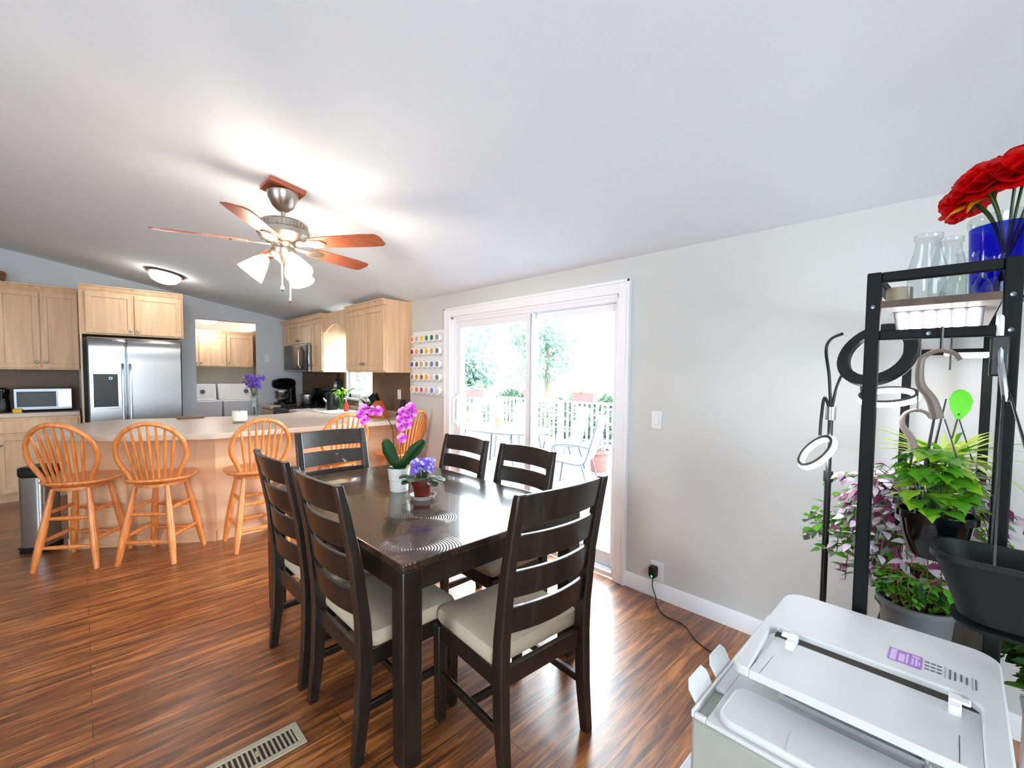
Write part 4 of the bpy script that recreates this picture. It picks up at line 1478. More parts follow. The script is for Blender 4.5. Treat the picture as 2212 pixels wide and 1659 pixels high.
# ================================================================== PLANTS ON THE TABLE
t = thing('potted_orchid', 'magenta orchid in a white ceramic pot on the dining table', 'orchid', (1.335, 2.31, TZ + 0.0005))
MB().lathe([(0.05, 0), (0.053, 0.005), (0.056, 0.07), (0.06, 0.072), (0.06, 0.085), (0.066, 0.135), (0.066, 0.14), (0.06, 0.14), (0.052, 0.09), (0, 0.088)], 28, cap=False).build('ceramic_pot', M_WHITEC, t)
MB().at((0, 0, 0.088)).cyl(0.053, 0, 0.035, 20).build('bark_mix', M_SOIL, t)
b = MB()
for a, L, W, e in ((radians(125), 0.21, 0.075, 1.9), (radians(-20), 0.23, 0.08, 1.3), (radians(-100), 0.1, 0.05, 0.5), (radians(60), 0.12, 0.05, 0.6), (radians(180), 0.1, 0.045, 0.5)):
    b.leaf((0, 0, 0.12), (cos(a), sin(a), e), (cos(a + 1.6), sin(a + 1.6), 0.5) if e > 1 else (0, 0, 1), L, W, 'petal', 0.2, 0.12)
o = b.build('leaves', L_DARK, t)
sp = o.modifiers.new('thick', 'SOLIDIFY')
sp.thickness = 0.003
spikes = (
    [(0.0, 0, 0.12), (-0.02, 0.02, 0.25), (-0.03, 0.03, 0.38), (-0.07, 0.06, 0.46), (-0.12, 0.10, 0.49), (-0.17, 0.15, 0.485)],
    [(0.01, 0, 0.12), (0.01, -0.0, 0.26), (0.01, -0.0, 0.4), (0.025, -0.005, 0.48), (0.06, -0.02, 0.49)])
for sidx, pts in enumerate(spikes):
    st = MB().tube(smoothpath(pts), 0.003, 6).build('flower_spike', M_STEMB, t)
    sites = [(-0.09, 0.075, 0.475), (-0.12, 0.1, 0.475), (-0.15, 0.13, 0.485), (-0.165, 0.15, 0.455), (-0.145, 0.14, 0.42)] if sidx == 0 else \
            [(0.02, -0.01, 0.47), (0.05, -0.03, 0.48), (0.01, -0.01, 0.43), (0.045, -0.03, 0.435), (0.07, -0.03, 0.465), (0.005, -0.02, 0.385), (0.04, -0.03, 0.395), (0.012, -0.015, 0.315), (0.065, -0.02, 0.495)]
    for q in sites:
        b = MB()
        fd = Vector((-0.45, -0.75, 0.15)).normalized()
        fd = (fd + Vector((rnd.uniform(-.4, .4), rnd.uniform(-.4, .4), rnd.uniform(-.2, .2)))).normalized()
        sx = fd.cross(Vector((0, 0, 1))).normalized()
        uz = sx.cross(fd)
        for k in range(5):
            a = pi / 2 + 2 * pi * k / 5
            d = sx * cos(a) + uz * sin(a)
            b.cur = 0 if k % 2 else 1
            b.leaf(q, d + fd * 0.15, fd, 0.031, 0.03, 'petal', 0.1, 0.1)
        b.cur = 0
        b.sphere(Vector(q) + fd * 0.006, 0.007, 8, 6)
        b.build('orchid_bloom', [P_MAGENTA, P_MAGLIGHT], st)

t = thing('plant_saucer', 'pale ceramic saucer under the violet pot on the table', 'saucer', (1.355, 2.085, TZ + 0.0005))
MB().lathe([(0.055, 0), (0.06, 0.0), (0.072, 0.02), (0.074, 0.022), (0.07, 0.022), (0.058, 0.007), (0, 0.006)], 32, cap=False).build('saucer_dish', mat('saucer_glaze', (206, 196, 188), 0.4, var=0.06), t)
t = thing('potted_violet', 'purple african violet in a red clay pot on the saucer', 'african violet', (1.35, 2.085, TZ + 0.0078))
MB().lathe([(0.04, 0), (0.042, 0.002), (0.055, 0.075), (0.062, 0.076), (0.064, 0.1), (0.057, 0.1), (0.052, 0.07), (0, 0.07)], 28, cap=False).build('clay_pot', M_REDPOT, t)
MB().at((0, 0, 0.07)).cyl(0.05, 0, 0.02, 20).build('soil', M_SOIL, t)
b = MB()
for k in range(15):
    a = 2 * pi * k / 15 + rnd.uniform(-.2, .2)
    r0 = 0.02
    L = rnd.uniform(0.065, 0.09)
    e = rnd.uniform(-0.05, 0.6)
    st = Vector((r0 * cos(a), r0 * sin(a), 0.095))
    mid = st + Vector((cos(a), sin(a), e)) * 0.045
    b.cur = 1
    b.tube([st, mid], 0.003, 5)
    b.cur = 0 if k % 3 else 1
    b.leaf(mid, (cos(a), sin(a), e * 0.3), (0, 0, 1), L * 0.8, 0.062, 'petal', 0.15, 0.25)
b.build('leaves', [leafmat('violet_leaf', (58, 84, 66)), L_GREYG], t)
b = MB()
for k in range(48):
    a = rnd.random() * 6.28
    r = 0.058 * sqrt(rnd.random())
    q = Vector((r * cos(a), r * sin(a), 0.155 + rnd.uniform(-0.01, 0.055)))
    b.cur = 2
    b.tube([(0.3 * q.x, 0.3 * q.y, 0.09), q], 0.0015, 4)
    fd = Vector((cos(a) * 0.6 - 0.3, sin(a) * 0.6 - 0.5, 0.8)).normalized()
    sx = fd.cross(Vector((0, 0, 1))).normalized()
    uz = sx.cross(fd)
    for j in range(5):
        aa = 2 * pi * j / 5
        b.cur = 0 if (k + j) % 4 else 1
        b.leaf(q, sx * cos(aa) + uz * sin(aa) + fd * 0.2, fd, 0.02, 0.018, 'petal', 0.1, 0.15)
b.build('violet_blooms', [P_VIOLET, P_WHITEV, M_STEM], t)

# ================================================================== PRINTER AND STAND
t = thing('printer_cart', 'white open frame cart under the printer', 'cart', (1.2, 0.14, 0))
b = MB()
for sy in (-0.31, 0.31):
    b.bx(-0.36, 0.3, sy - 0.014, sy + 0.014, 0.472, 0.5)
b.bx(-0.36, -0.33, -0.296, 0.296, 0.472, 0.5)
b.bx(0.27, 0.3, -0.296, 0.296, 0.472, 0.5)
b.build('top_frame', M_TRIM, t, bevel=0.003)
b = MB()
for k in range(3):
    b.bx(-0.2 + 0.18 * k, -0.15 + 0.18 * k, -0.296, 0.296, 0.478, 0.4995)
b.build('support_slats', M_TRIM, t)
for sx in (-0.345, 0.285):
    for sy in (-0.31, 0.31):
        MB().bx(sx - 0.015, sx + 0.015, sy - 0.014, sy + 0.014, 0, 0.472).build('leg', M_TRIM, t, bevel=0.002)

PX, PY = 1.2, 0.14
t = thing('printer', 'white multifunction printer with a purple sticker on its lid', 'printer', (0, 0, 0))
BX0, BX1, BY0, BY1 = 0.905, 1.44, -0.10, 0.372
BZ = 0.79
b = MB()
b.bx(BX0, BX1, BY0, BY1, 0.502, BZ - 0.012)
b.build('printer_body', M_PRT_SHADED, t, bevel=0.008)
# top deck with recessed left gutter
b = MB()
b.bx(BX0, BX1, BY1 - 0.006, BY1, BZ - 0.0115, BZ + 0.004)
b.bx(BX0, BX1, BY0, BY1 - 0.03, BZ - 0.0115, BZ - 0.002)
b.bx(BX0, BX0 + 0.01, BY1 - 0.03, BY1 - 0.006, BZ - 0.0115, BZ)
b.bx(1.02, BX1, BY1 - 0.03, BY1 - 0.006, BZ - 0.0115, BZ - 0.001)
b.build('output_deck', M_PRT, t, bevel=0.002)
# raised front panel with rounded left end
b = MB().prism(rrect(BX0 + 0.006, 1.045, BY0 - 0.0, 0.325, 0.03), BZ - 0.0015, BZ + 0.016)
b.build('raised_panel', M_PRT, t, bevel=0.006)
MB().prism([(0.915, 0.20), (0.972, 0.205), (0.968, 0.0), (0.911, 0.0)], BZ + 0.0162, BZ + 0.0172).build('access_flap', M_PRT, t)
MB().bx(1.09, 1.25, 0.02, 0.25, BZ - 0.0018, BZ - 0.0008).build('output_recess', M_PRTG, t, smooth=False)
b = MB().tube(smoothpath([(1.25, 0.252, BZ + 0.001), (1.105, 0.25, BZ + 0.001), (1.09, 0.235, BZ + 0.001), (1.088, 0.03, BZ + 0.001), (1.098, 0.018, BZ + 0.001), (1.25, 0.016, BZ + 0.001)]), 0.005, 6)
b.build('recess_lip', M_PRT, t)
b = MB()
b.bx(1.28, BX1, BY0 + 0.012, 0.315, BZ - 0.0015, 0.859)
b.build('lid_hinge_block', M_PRTG, t, bevel=0.006)
for x in (1.09, 0.975):
    pr = [(x + 0.048, BZ - 0.02), (x + 0.05, BZ + 0.03), (x + 0.036, BZ + 0.046), (x - 0.028, BZ + 0.046), (x - 0.044, BZ + 0.03), (x - 0.036, BZ - 0.02)]
    b = MB().at((0, BY1 + 0.001, BZ), (radians(-28), 0, 0), (1, 1, 1)).loft([[(px, 0, z - BZ) for px, z in pr], [(px, 0.004, z - BZ) for px, z in pr]])
    b.build('side_flap', M_PRT, t, bevel=0.002)
# lid: U shaped rim and sunken feed tray
LX0, LX1, LY0, LY1, LZ = 0.995, 1.452, -0.087, 0.325, 0.88
lid = rrect(LX0, LX1, LY0, LY1, 0.05, 6)
hole = (LX0 - 0.01, 1.215, -0.053, 0.295)
b = MB()
# far strip plus two side strips, as one loop polygon
n = 6
outer = []
for cx, cy, a in ((LX1 - 0.05, LY1 - 0.05, 0), (LX0 + 0.02, LY1 - 0.02, pi / 2)):
    r = 0.05 if a == 0 else 0.02
    for i in range(n + 1):
        tt = a + pi / 2 * i / n
        outer.append((cx + r * cos(tt), cy + r * sin(tt)))
inner_top = [(LX0, 0.29), (1.205, 0.305), (1.225, 0.295), (1.225, -0.03), (1.2, -0.052), (LX0, -0.052)]
low = []
for cx, cy, a, r in ((LX0 + 0.02, LY0 + 0.02, pi, 0.02), (LX1 - 0.05, LY0 + 0.05, 1.5 * pi, 0.05)):
    for i in range(n + 1):
        tt = a + pi / 2 * i / n
        low.append((cx + r * cos(tt), cy + r * sin(tt)))
poly = outer + inner_top + low
b.prism(poly, 0.86, LZ)
b.build('scanner_lid', M_PRT, t, bevel=0.004)
b = MB().loft([[(LX0 + 0.002, y, 0.8605), (1.215, y, 0.8605), (1.215, y, 0.8645), (1.12, y, 0.869), (LX0 + 0.002, y, 0.8785)] for y in (-0.0515, 0.2895)])
tr = b.build('feed_tray', M_PRT, t)
MB().bx(1.1985, 1.2245, -0.05, 0.295, 0.8648, 0.8655).build('feed_slot', M_SLIT, t, smooth=False)
for y0, y1 in ((0.245, 0.262), (-0.026, -0.008)):
    b = MB()
    b.bx(1.155, 1.205, y0, y1, 0.866, 0.885)
    b.bx(1.17, 1.19, y0 - (0.012 if y0 < 0 else 0), y1 + (0.012 if y0 > 0 else 0), 0.885, 0.89)
    b.build('paper_guide', M_WHITEP, t, bevel=0.002)
b = MB()
b.add([(LX0 + 0.004, -0.024, 0.8789), (LX0 + 0.004, -0.0228, 0.8789), (1.09, -0.0228, 0.8714), (1.09, -0.024, 0.8714)], [(0, 1, 2, 3)])
b.add([(LX0 + 0.004, 0.2705, 0.8789), (LX0 + 0.004, 0.2713, 0.8789), (1.1, 0.2713, 0.8706), (1.1, 0.2705, 0.8706)], [(0, 1, 2, 3)])
b.build('panel_seam', M_SLIT, t, smooth=False)
# sticker and printed lines on the far strip
st = MB().bx(1.258, 1.316, 0.034, 0.09, LZ + 0.0002, LZ + 0.0008).build('sticker', M_PURPLE, t, smooth=False)
b = MB()
for k, (y0, y1, x0, x1) in enumerate(((0.076, 0.086, 1.262, 1.312), (0.062, 0.072, 1.264, 1.3), (0.056, 0.06, 1.264, 1.308), (0.047, 0.051, 1.266, 1.296), (0.041, 0.045, 1.266, 1.3), (0.037, 0.0395, 1.27, 1.29), (0.038, 0.051, 1.302, 1.31))):
    b.bx(x0, x1, y0, y1, LZ + 0.0008, LZ + 0.0012)
sub(b.build('sticker_print', M_LILAC, st, smooth=False), 'pale lilac printing on the sticker')
b = MB()
for y, segs in ((0.026, None),):
    pass
for r_, x in enumerate((1.304, 1.288, 1.273)):
    for s_ in range(3):
        y1 = 0.03 - 0.0095 * s_
        b.bx(x - 0.004, x + 0.002, y1 - 0.0075, y1, LZ + 0.0002, LZ + 0.0006)
for y, w, x0, x1 in ((-0.0015, 0.0006, 1.262, 1.312), (-0.009, 0.0035, 1.262, 1.306), (-0.0165, 0.0035, 1.264, 1.302), (-0.0255, 0.0035, 1.268, 1.3), (-0.0335, 0.0035, 1.264, 1.296), (-0.0415, 0.0006, 1.252, 1.302), (-0.0465, 0.0028, 1.256, 1.3)):
    nn = 1 if w < 0.001 else 9
    for k in range(nn):
        u0 = x0 + (x1 - x0) * k / nn
        u1 = x0 + (x1 - x0) * (k + (1 if nn == 1 else 0.72)) / nn
        b.bx(u0, u1, y - w / 2, y + w / 2, LZ + 0.0002, LZ + 0.0006)
b.build('printed_text', M_INK, t, smooth=False)

# ================================================================== PLANT RACK
RX0, RX1, RY0, RY1, RZ = 1.5, 2.66, -0.09, 0.185, 1.775
t = thing('plant_rack', 'tall black metal shelving rack full of plants beside the printer', 'rack', ((RX0 + RX1) / 2, (RY0 + RY1) / 2, 0))
O = t.location.copy()


def rb(x0, x1, y0, y1, z0, z1, name, m=M_BLACKM, par=None, bev=0.003):
    return MB().at((-O.x, -O.y, 0)).bx(x0, x1, y0, y1, z0, z1).build(name, m, par or t, bevel=bev)


w = 0.03
for x in (RX0, RX1 - w):
    for y in (RY0, RY1 - w):
        rb(x, x + w, y, y + w, 0, RZ, 'post')
for x in (RX0 + 0.003, RX1 - w + 0.003):
    for z, h in ((RZ - 0.026, 0.025), (1.598, 0.025), (0.575, 0.025)):
        rb(x, x + 0.024, RY0 + w, RY1 - w, z, z + h, 'cross_rail')
for y in (RY0 + 0.003, RY1 - w + 0.003):
    for z in (RZ - 0.026, 0.575):
        rb(RX0 + w, RX1 - w, y, y + 0.024, z, z + 0.025, 'long_rail')
MB().at((-O.x, -O.y, 0)).bx(RX0 + 0.004, RX1 - 0.004, RY0 + w, RY1 - w, 1.682, 1.698).build('top_shelf', mat('pale_shelf_board', (206, 202, 198), 0.5, var=0.03), t, bevel=0.002)
rb(RX0 + 0.0, RX0 + 0.0035, RY0 + w, RY1 - w, 1.681, 1.699, 'shelf_edge', wood('dark_shelf_board', (52, 36, 24), (84, 60, 40), 0.5, 3, (2, 10, 10)), bev=0)
MB().at((-O.x, -O.y, 0)).bx(RX0 + w, RX1 - w, RY0 + 0.004, RY1 - 0.004, 0.601, 0.617).build('lower_shelf', MATS['dark_shelf_board'], t, bevel=0.002)
b = MB().at((-O.x, -O.y, 0))
for y, z in ((RY1 - w / 2, 1.685), (RY0 + w / 2, 1.69), (0.06, 1.61), (RY0 + w / 2, 1.61)):
    b.T = Matrix.LocRotScale(Vector((RX0 - O.x, y - O.y, z)), Euler((0, radians(-90), 0)), None)
    b.lathe([(0.006, -0.002), (0.005, 0.002), (0, 0.003)], 10)
b.build('bolt_heads', M_STEELD, t)

# grow light panel under the top shelf
t = thing('grow_light', 'white LED grow light panel glowing under the top shelf of the rack', 'grow light', (1.7, 0.052, 1.65))
t.rotation_euler = (0, radians(24), 0)
MB().bx(-0.08, 0.08, -0.088, 0.088, 0, 0.012).build('light_panel', mat('grow_panel_grey', (120, 120, 130), 0.5), t, bevel=0.003)
MB().bx(-0.086, -0.081, -0.09, 0.09, -0.002, 0.016).build('panel_edge', M_STEELD, t)
for k in range(6):
    y = -0.07 + 0.028 * k
    MB().bx(-0.07, 0.07, y - 0.0085, y + 0.0085, -0.004, -0.0005).build('led_strip', M_LED, t)
for x in (-0.07, 0.07):
    for y in (-0.08, 0.08):
        MB().tube([(x, y, 0.012), (x + 0.01, y, 0.034 + (x + 0.07) * 0.42)], 0.002, 5).build('hanging_wire', M_BLACK, t)
t = thing('grow_light', 'smaller LED grow light bar at the far end of the rack', 'grow light', (2.45, -0.01, 1.585))
MB().bx(-0.08, 0.12, -0.1, 0.06, 0, 0.012).build('light_panel', M_WHITEP, t, bevel=0.003)
MB().bx(-0.06, 0.1, -0.06, 0.02, -0.004, -0.0005).build('led_strip', M_LED, t)
for y in (-0.08, 0.04):
    MB().tube([(0.0, y, 0.012), (0.0, y, 0.097)], 0.0025, 5).build('hanging_wire', M_BLACK, t)

# ring lamp on a stand with three heads
t = thing('ring_lamp', 'black stand grow lamp with three ring heads behind the rack', 'lamp', (2.06, 0.345, 0))
b = MB().tube([(0, 0, 0.02), (0.0, 0, 0.8), (0, 0, 1.1)], 0.011, 10).tube([(0, 0, 1.1), (0, 0, 1.34)], 0.009, 10)
b.build('pole', M_BLACK, t)
for a in (0.4, 2.5, 4.6):
    MB().tube([(0, 0, 0.14), (0.16 * cos(a), 0.16 * sin(a), 0.008)], 0.008, 8).build('tripod_leg', M_BLACK, t)
MB().at((0, 0, 1.095)).cyl(0.016, 0, 0.04, 12).build('clamp_knob', M_BLACK, t)
MB().at((0, 0, 1.335)).cyl(0.017, 0, 0.05, 12).build('hub', M_STEEL, t)


def ring_head(c, nrm, R, r, on, path):
    q = Vector((0, 0, 1)).rotation_difference(Vector(nrm).normalized())
    g = MB().tube(smoothpath(path), 0.0055, 8).build('gooseneck', M_BLACK, t)
    b = MB()
    b.T = Matrix.LocRotScale(Vector(c), q, None)
    if on:
        b.lathe([(R - r * 0.45, 0.013), (R + r * 0.45, 0.013), (R + r * 0.45, 0.008), (R - r * 0.45, 0.008), (R - r * 0.45, 0.013)], 40, cap=False)
    else:
        b.lathe([(R - r, 0.012), (R + r, 0.012), (R + r, -0.006), (R - r, -0.006), (R - r, 0.012)], 40, cap=False)
    b.build('ring_housing', M_BLACK, g)
    b = MB()
    b.T = Matrix.LocRotScale(Vector(c), q, None)
    if on:
        b.tube(arc((0, 0, 0), R, 0, 2 * pi, 40, 'xy')[:-1], r * 0.85, 8, closed=True)
    else:
        b.lathe([(R - r * 0.9, -0.0065), (R + r * 0.9, -0.0065), (R + r * 0.8, -0.012), (R - r * 0.8, -0.012), (R - r * 0.9, -0.0065)], 40, cap=False)
    b.build('ring_diffuser', M_RING if on else M_WHITEP, g)


# heads given relative to the stand base (2.06, 0.345)
ring_head((-0.11, -0.14, 1.575), (-0.8, 0.35, 0.45), 0.1, 0.018, False, [(0, 0, 1.36), (0.0, 0.01, 1.5), (-0.02, 0.02, 1.6), (-0.06, -0.0, 1.64), (-0.1, -0.04, 1.655)])
ring_head((0.0, -0.165, 1.43), (-0.32, 0.08, 1), 0.078, 0.013, True, [(0, 0, 1.36), (0, -0.015, 1.46), (0.0, -0.04, 1.52), (0.01, -0.08, 1.50), (0.02, -0.09, 1.44)])
ring_head((-0.05, 0.03, 1.21), (-0.47, 0.64, 0.64), 0.07, 0.014, True, [(0, 0, 1.36), (0.0, 0.022, 1.42), (0.0, 0.03, 1.34), (-0.01, 0.03, 1.28), (-0.015, 0.03, 1.27)])

# bottles, bowl and roses on the top shelf
SZ = 1.6985


def bottle(label, loc, prof, cat='bottle', name='glass_bottle'):
    t = thing(name, label, cat, loc, group='clear glass bottles on the rack')
    MB().lathe(prof, 28, cap=False).build('glass_body', M_GLASS, t)
    return t


milk = [(0.0, 0.003), (0.034, 0.0), (0.037, 0.006), (0.037, 0.085), (0.026, 0.13), (0.024, 0.15), (0.028, 0.155), (0.028, 0.165), (0.024, 0.165)]
bottle('clear glass milk bottle nearest the wooden tin on the top shelf', (1.555, 0.072, SZ), milk)
bottle('clear glass milk bottle on the top shelf next to the wide flask', (1.63, 0.035, SZ), milk)
flask = [(0.0, 0.003), (0.045, 0.0), (0.05, 0.006), (0.046, 0.025), (0.022, 0.075), (0.018, 0.1), (0.022, 0.11), (0.018, 0.11)]
bottle('clear glass flask with a wide base in front of the blue vase', (1.57, 0.0, SZ), flask, 'flask', 'glass_flask')
bottle('small clear glass flask at the right end of the top shelf', (1.55, -0.045, SZ), [(r * 0.8, z * 0.85) for r, z in flask], 'flask', 'glass_flask')
t = thing('round_tin', 'beige round tin left of the glass bottles on the shelf', 'tin', (1.62, 0.128, SZ))
MB().lathe([(0.027, 0), (0.028, 0.004), (0.028, 0.045), (0.026, 0.048), (0, 0.048)], 24).build('tin_body', mat('beige_tin', (172, 156, 136), 0.5, var=0.06), t)

VX, VY = 1.7, -0.07
t = thing('flower_vase', 'cobalt blue glass vase holding red roses', 'vase', (VX, VY, SZ))
MB().lathe([(0.0, 0.004), (0.058, 0.0), (0.064, 0.006), (0.071, 0.19), (0.068, 0.19), (0.06, 0.01)], 32, cap=False).build('glass_vessel', M_BLUEGLASS, t)
MB().lathe([(0.0715, 0.188), (0.075, 0.2), (0.075, 0.215), (0.071, 0.215), (0.0675, 0.189)], 32, cap=False).build('clear_rim', M_GLASS, t)


def rose(i, tip, lean, R, yellow):
    lab = 'red rose with yellow outer petals in the cobalt blue vase' if yellow else 'entirely red rose without yellow in the cobalt blue vase'
    t = thing('rose', lab, 'flower', (VX, VY, SZ), group='red roses with yellow petals' if yellow else 'plain red roses in the vase')
    tip = Vector(tip)
    base = Vector((-tip.x * 0.3, -tip.y * 0.3, 0.012))
    mid = Vector((tip.x * 0.35, tip.y * 0.35, 0.2))
    MB().tube(smoothpath([base, mid, tip - Vector(lean) * 0.02]), 0.0035, 6).build('stem', M_STEM, t)
    up = Vector(lean).normalized()
    sx = up.cross(Vector((0.3, 1, 0))).normalized()
    sy = up.cross(sx)
    b = MB()
    for layer, (k, rad, op, L) in enumerate(((4, 0.08, 0.1, 1.0), (5, 0.3, 0.28, 1.0), (6, 0.5, 0.5, 0.97), (7, 0.68, 0.85, 0.92), (8, 0.8, 1.4, 0.8))):
        for j in range(k):
            a = 2 * pi * j / k + layer * 0.5
            d = sx * cos(a) + sy * sin(a)
            b.cur = 1 if yellow and layer >= 2 and d.x < -0.35 and d.z < 0.5 and (layer + j) % 2 == 0 else 0
            p = tip + d * (R * rad * 0.35)
            b.leaf(p, up + d * op * 1.15, -d + up * 0.2, R * 1.15 * L * rnd.uniform(0.9, 1.1), R * 1.15, 'petal', -0.45, 0.1 + 0.12 * layer)
    b.build('bloom', [P_RED, P_YEL], t)
    b = MB()
    for j in range(4):
        a = 2 * pi * j / 4
        d = sx * cos(a) + sy * sin(a)
        b.leaf(tip - up * 0.004, d - up * 0.25, up, 0.03, 0.012, 'lance', 0.1, 0.2)
    b.build('sepals', M_STEM, t)


for i, (tp, ln, R, yl) in enumerate((
        ((-0.01, 0.07, 0.27), (-0.4, 0.7, 0.6), 0.046, True), ((-0.04, 0.045, 0.29), (-0.5, 0.3, 0.8), 0.048, False),
        ((0.035, 0.035, 0.31), (0.0, 0.2, 1.0), 0.05, False), ((-0.045, -0.005, 0.3), (-0.6, 0.0, 0.8), 0.05, False),
        ((0.025, -0.025, 0.335), (0.0, -0.1, 1.0), 0.05, True), ((-0.035, -0.055, 0.31), (-0.5, -0.3, 0.8), 0.05, False),
        ((0.03, -0.085, 0.325), (0.1, -0.6, 0.9), 0.048, False), ((0.05, 0.07, 0.285), (0.4, 0.5, 0.7), 0.046, False))):
    rose(i, tp, ln, R, yl)


# ------------------------------------------------------------------ hanging pots
def s_hook(name, label, pts, m, r, loc, cat='hook'):
    t = thing(name, label, cat, loc)
    MB().tube(smoothpath(pts), r, 8).build('hook_wire', m, t)
    return t


def pot_profile(R, H, rim=0.012):
    return [(0.0, 0.004), (R * 0.62, 0.0), (R * 0.72, 0.008), (R * 0.9, H * 0.5), (R * 0.97, H - 0.02), (R + rim * 0.6, H - 0.016), (R + rim * 0.6, H), (R - 0.002, H), (R * 0.93, H - 0.03), (R * 0.85, H * 0.5)]


def hanging_pot(label, name, c, R, H, potm, hook_top, hook_h, leafs, cat='hanging plant', curled=True):
    t = thing(name, label, cat, c)
    MB().lathe(pot_profile(R, H), 32, cap=False).build('pot', potm, t)
    MB().at((0, 0, H - 0.03)).cyl(R * 0.92, 0, 0.006, 24).build('soil', M_SOIL, t)
    hb = Vector(hook_top) - Vector(c)
    for k in range(3):
        a = 2 * pi * k / 3 + 0.5
        MB().tube([(R * cos(a), R * sin(a), H - 0.006), tuple(hb + Vector((0.012 * cos(a), 0.012 * sin(a), 0)))], 0.0022, 5).build('hanger_wire', M_BLACK, t)
    if curled:
        # flat plastic hook: widening shank then a crook
        P = [hb, hb + Vector((0, 0.012, 0.045)), hb + Vector((0, 0.034, 0.085))]
        cx = hb + Vector((0, 0.0, hook_h - 0.034))
        P += [cx + Vector((0, 0.036 * cos(a), 0.036 * sin(a))) for a in (0.2, 0.8, 1.5, 2.2, 2.8)]
        P = smoothpath(P, 5)
        n = len(P)
        MB().tube(P, [0.013 - 0.0075 * min(1, i / (n * 0.55)) for i in range(n)], 8).build('plastic_hook', M_CREAM, t)
    return t


# ivy pot in the front frame
IV = Vector((1.497, 0.03, 1.06))
t = hanging_pot('glossy black hanging pot of bright green ivy in the front of the rack', 'hanging_ivy', IV, 0.07, 0.112, M_BLACKG, (1.497, 0.036, 1.4), 0.165, None)
MB().tube([(0, 0.006, 0.51), (0, 0.006, 0.565)], 0.0035, 6).build('cord_loop', M_BLACK, t)
b = MB()
rnd = random.Random(21)
for i in range(130):
    a = rnd.random() * 6.28
    rr = 0.066 * sqrt(rnd.random())
    h = rnd.uniform(0.0, 0.14)
    ex = 0.4 + 1.0 * (1 - h / 0.17)
    p = Vector((rr * ex * cos(a) - 0.0, rr * ex * sin(a) + 0.006, 0.125 + h))
    b.cur = rnd.choice([0, 0, 0, 1, 1, 2])
    b.leaf(p, (cos(a) + rnd.uniform(-.4, .4), sin(a) + rnd.uniform(-.4, .4), rnd.uniform(-.35, .25)), (rnd.uniform(-.3, .3), rnd.uniform(-.3, .3), 1), rnd.uniform(0.034, 0.052), rnd.uniform(0.036, 0.05), 'ivy', 0.15, 0.3)
    if i % 3 == 0:
        b.cur = 3
        b.tube([(rr * 0.4 * cos(a), rr * 0.4 * sin(a), 0.09), p], 0.0018, 4)
b.build('leaves', [L_BRIGHT, leafmat('leaf_lime', (140, 186, 44)), L_MID, M_STEM], t)

# second hanging basket deeper in the rack
HB = Vector((2.0, 0.075, 0.98))
t = hanging_pot('hanging basket of purple and silver trailing leaves deeper in the rack', 'hanging_tradescantia', HB, 0.09, 0.1, M_DARKPOT, (2.0, 0.098, 1.25), 0.14, None)
MB().tube([(0, 0.023, 0.405), (0, 0.023, 0.7)], 0.003, 6).build('cord_loop', M_BLACK, t)
b = MB()
rnd = random.Random(8)
for s_ in range(80):
    a = rnd.random() * 6.28
    reach = rnd.uniform(0.08, 0.26)
    drop = rnd.uniform(-0.3, 0.12)
    dx, dy = cos(a) * reach, sin(a) * reach * 0.85
    P = smoothpath([(0.03 * cos(a), 0.03 * sin(a), 0.09), (dx * 0.6, dy * 0.6, 0.15 + rnd.uniform(0, 0.06)), (dx, dy, 0.12 + drop * 0.5), (dx * 1.08, dy * 1.08, 0.1 + drop)], 5)
    b.cur = 3
    b.tube(P, 0.0016, 4)
    for j, p in enumerate(P[4:]):
        aa = a + (0.9 if j % 2 else -0.9)
        b.cur = rnd.choice([0, 0, 1, 1, 1, 2])
        b.leaf(p, (cos(aa), sin(aa), rnd.uniform(-.5, .3)), (rnd.uniform(-.5, .5), rnd.uniform(-.5, .5), 1), rnd.uniform(0.035, 0.055), 0.024, 'lance', 0.2, 0.3)
b.build('leaves', [L_PURPLE, L_SILVER, L_GREYG, M_STEM], t)

# third: pale plant with strappy leaves and one big round leaf
TB = Vector((2.36, 0.03, 1.1))
t = hanging_pot('hanging pot of pale strappy leaves with one round leaf deep in the rack', 'hanging_spider_plant', TB, 0.075, 0.09, M_WHITEC, (2.36, 0.03, 1.42), 0.13, None, curled=False)
MB().tube([(0, 0.0, 0.43), (0, 0.0, 0.58)], 0.003, 6).build('cord_loop', M_BLACK, t)
b = MB()
rnd = random.Random(31)
for k in range(60):
    a = rnd.random() * 6.28
    b.cur = rnd.choice([0, 0, 1])
    b.leaf((0.02 * cos(a), 0.02 * sin(a), 0.08), (cos(a), sin(a), rnd.uniform(0.2, 1.8)), (0, 0, 1), rnd.uniform(0.14, 0.24), 0.022, 'lance', 0.3, rnd.uniform(0.3, 0.9))
b.build('strappy_leaves', [L_YELLOW, L_BRIGHT], t)
b = MB()
b.cur = 1
b.tube(smoothpath([(0, 0, 0.08), (-0.03, -0.02, 0.2), (-0.08, -0.03, 0.27)]), 0.003, 6)
b.cur = 0
b.leaf((-0.08, -0.03, 0.25), (0.1, -0.05, 1), (-0.9, -0.3, 0.1), 0.11, 0.062, 'petal', 0.15, 0.1)
b.build('round_leaf', [leafmat('leaf_glossy_green', (86, 186, 34)), M_STEM], t)

# dark planter hanging in front of the right post
DP = Vector((1.33, -0.135, 0.99))
t = thing('hanging_planter', 'large charcoal hanging trough planter right of the printer in front of the rack', 'planter', DP)


def tr_ring(sx, sy, z, r=0.05):
    return [(x, y, z) for x, y in rrect(-0.082 * sx, 0.082 * sx, -0.168 * sy, 0.168 * sy, r, 5)]


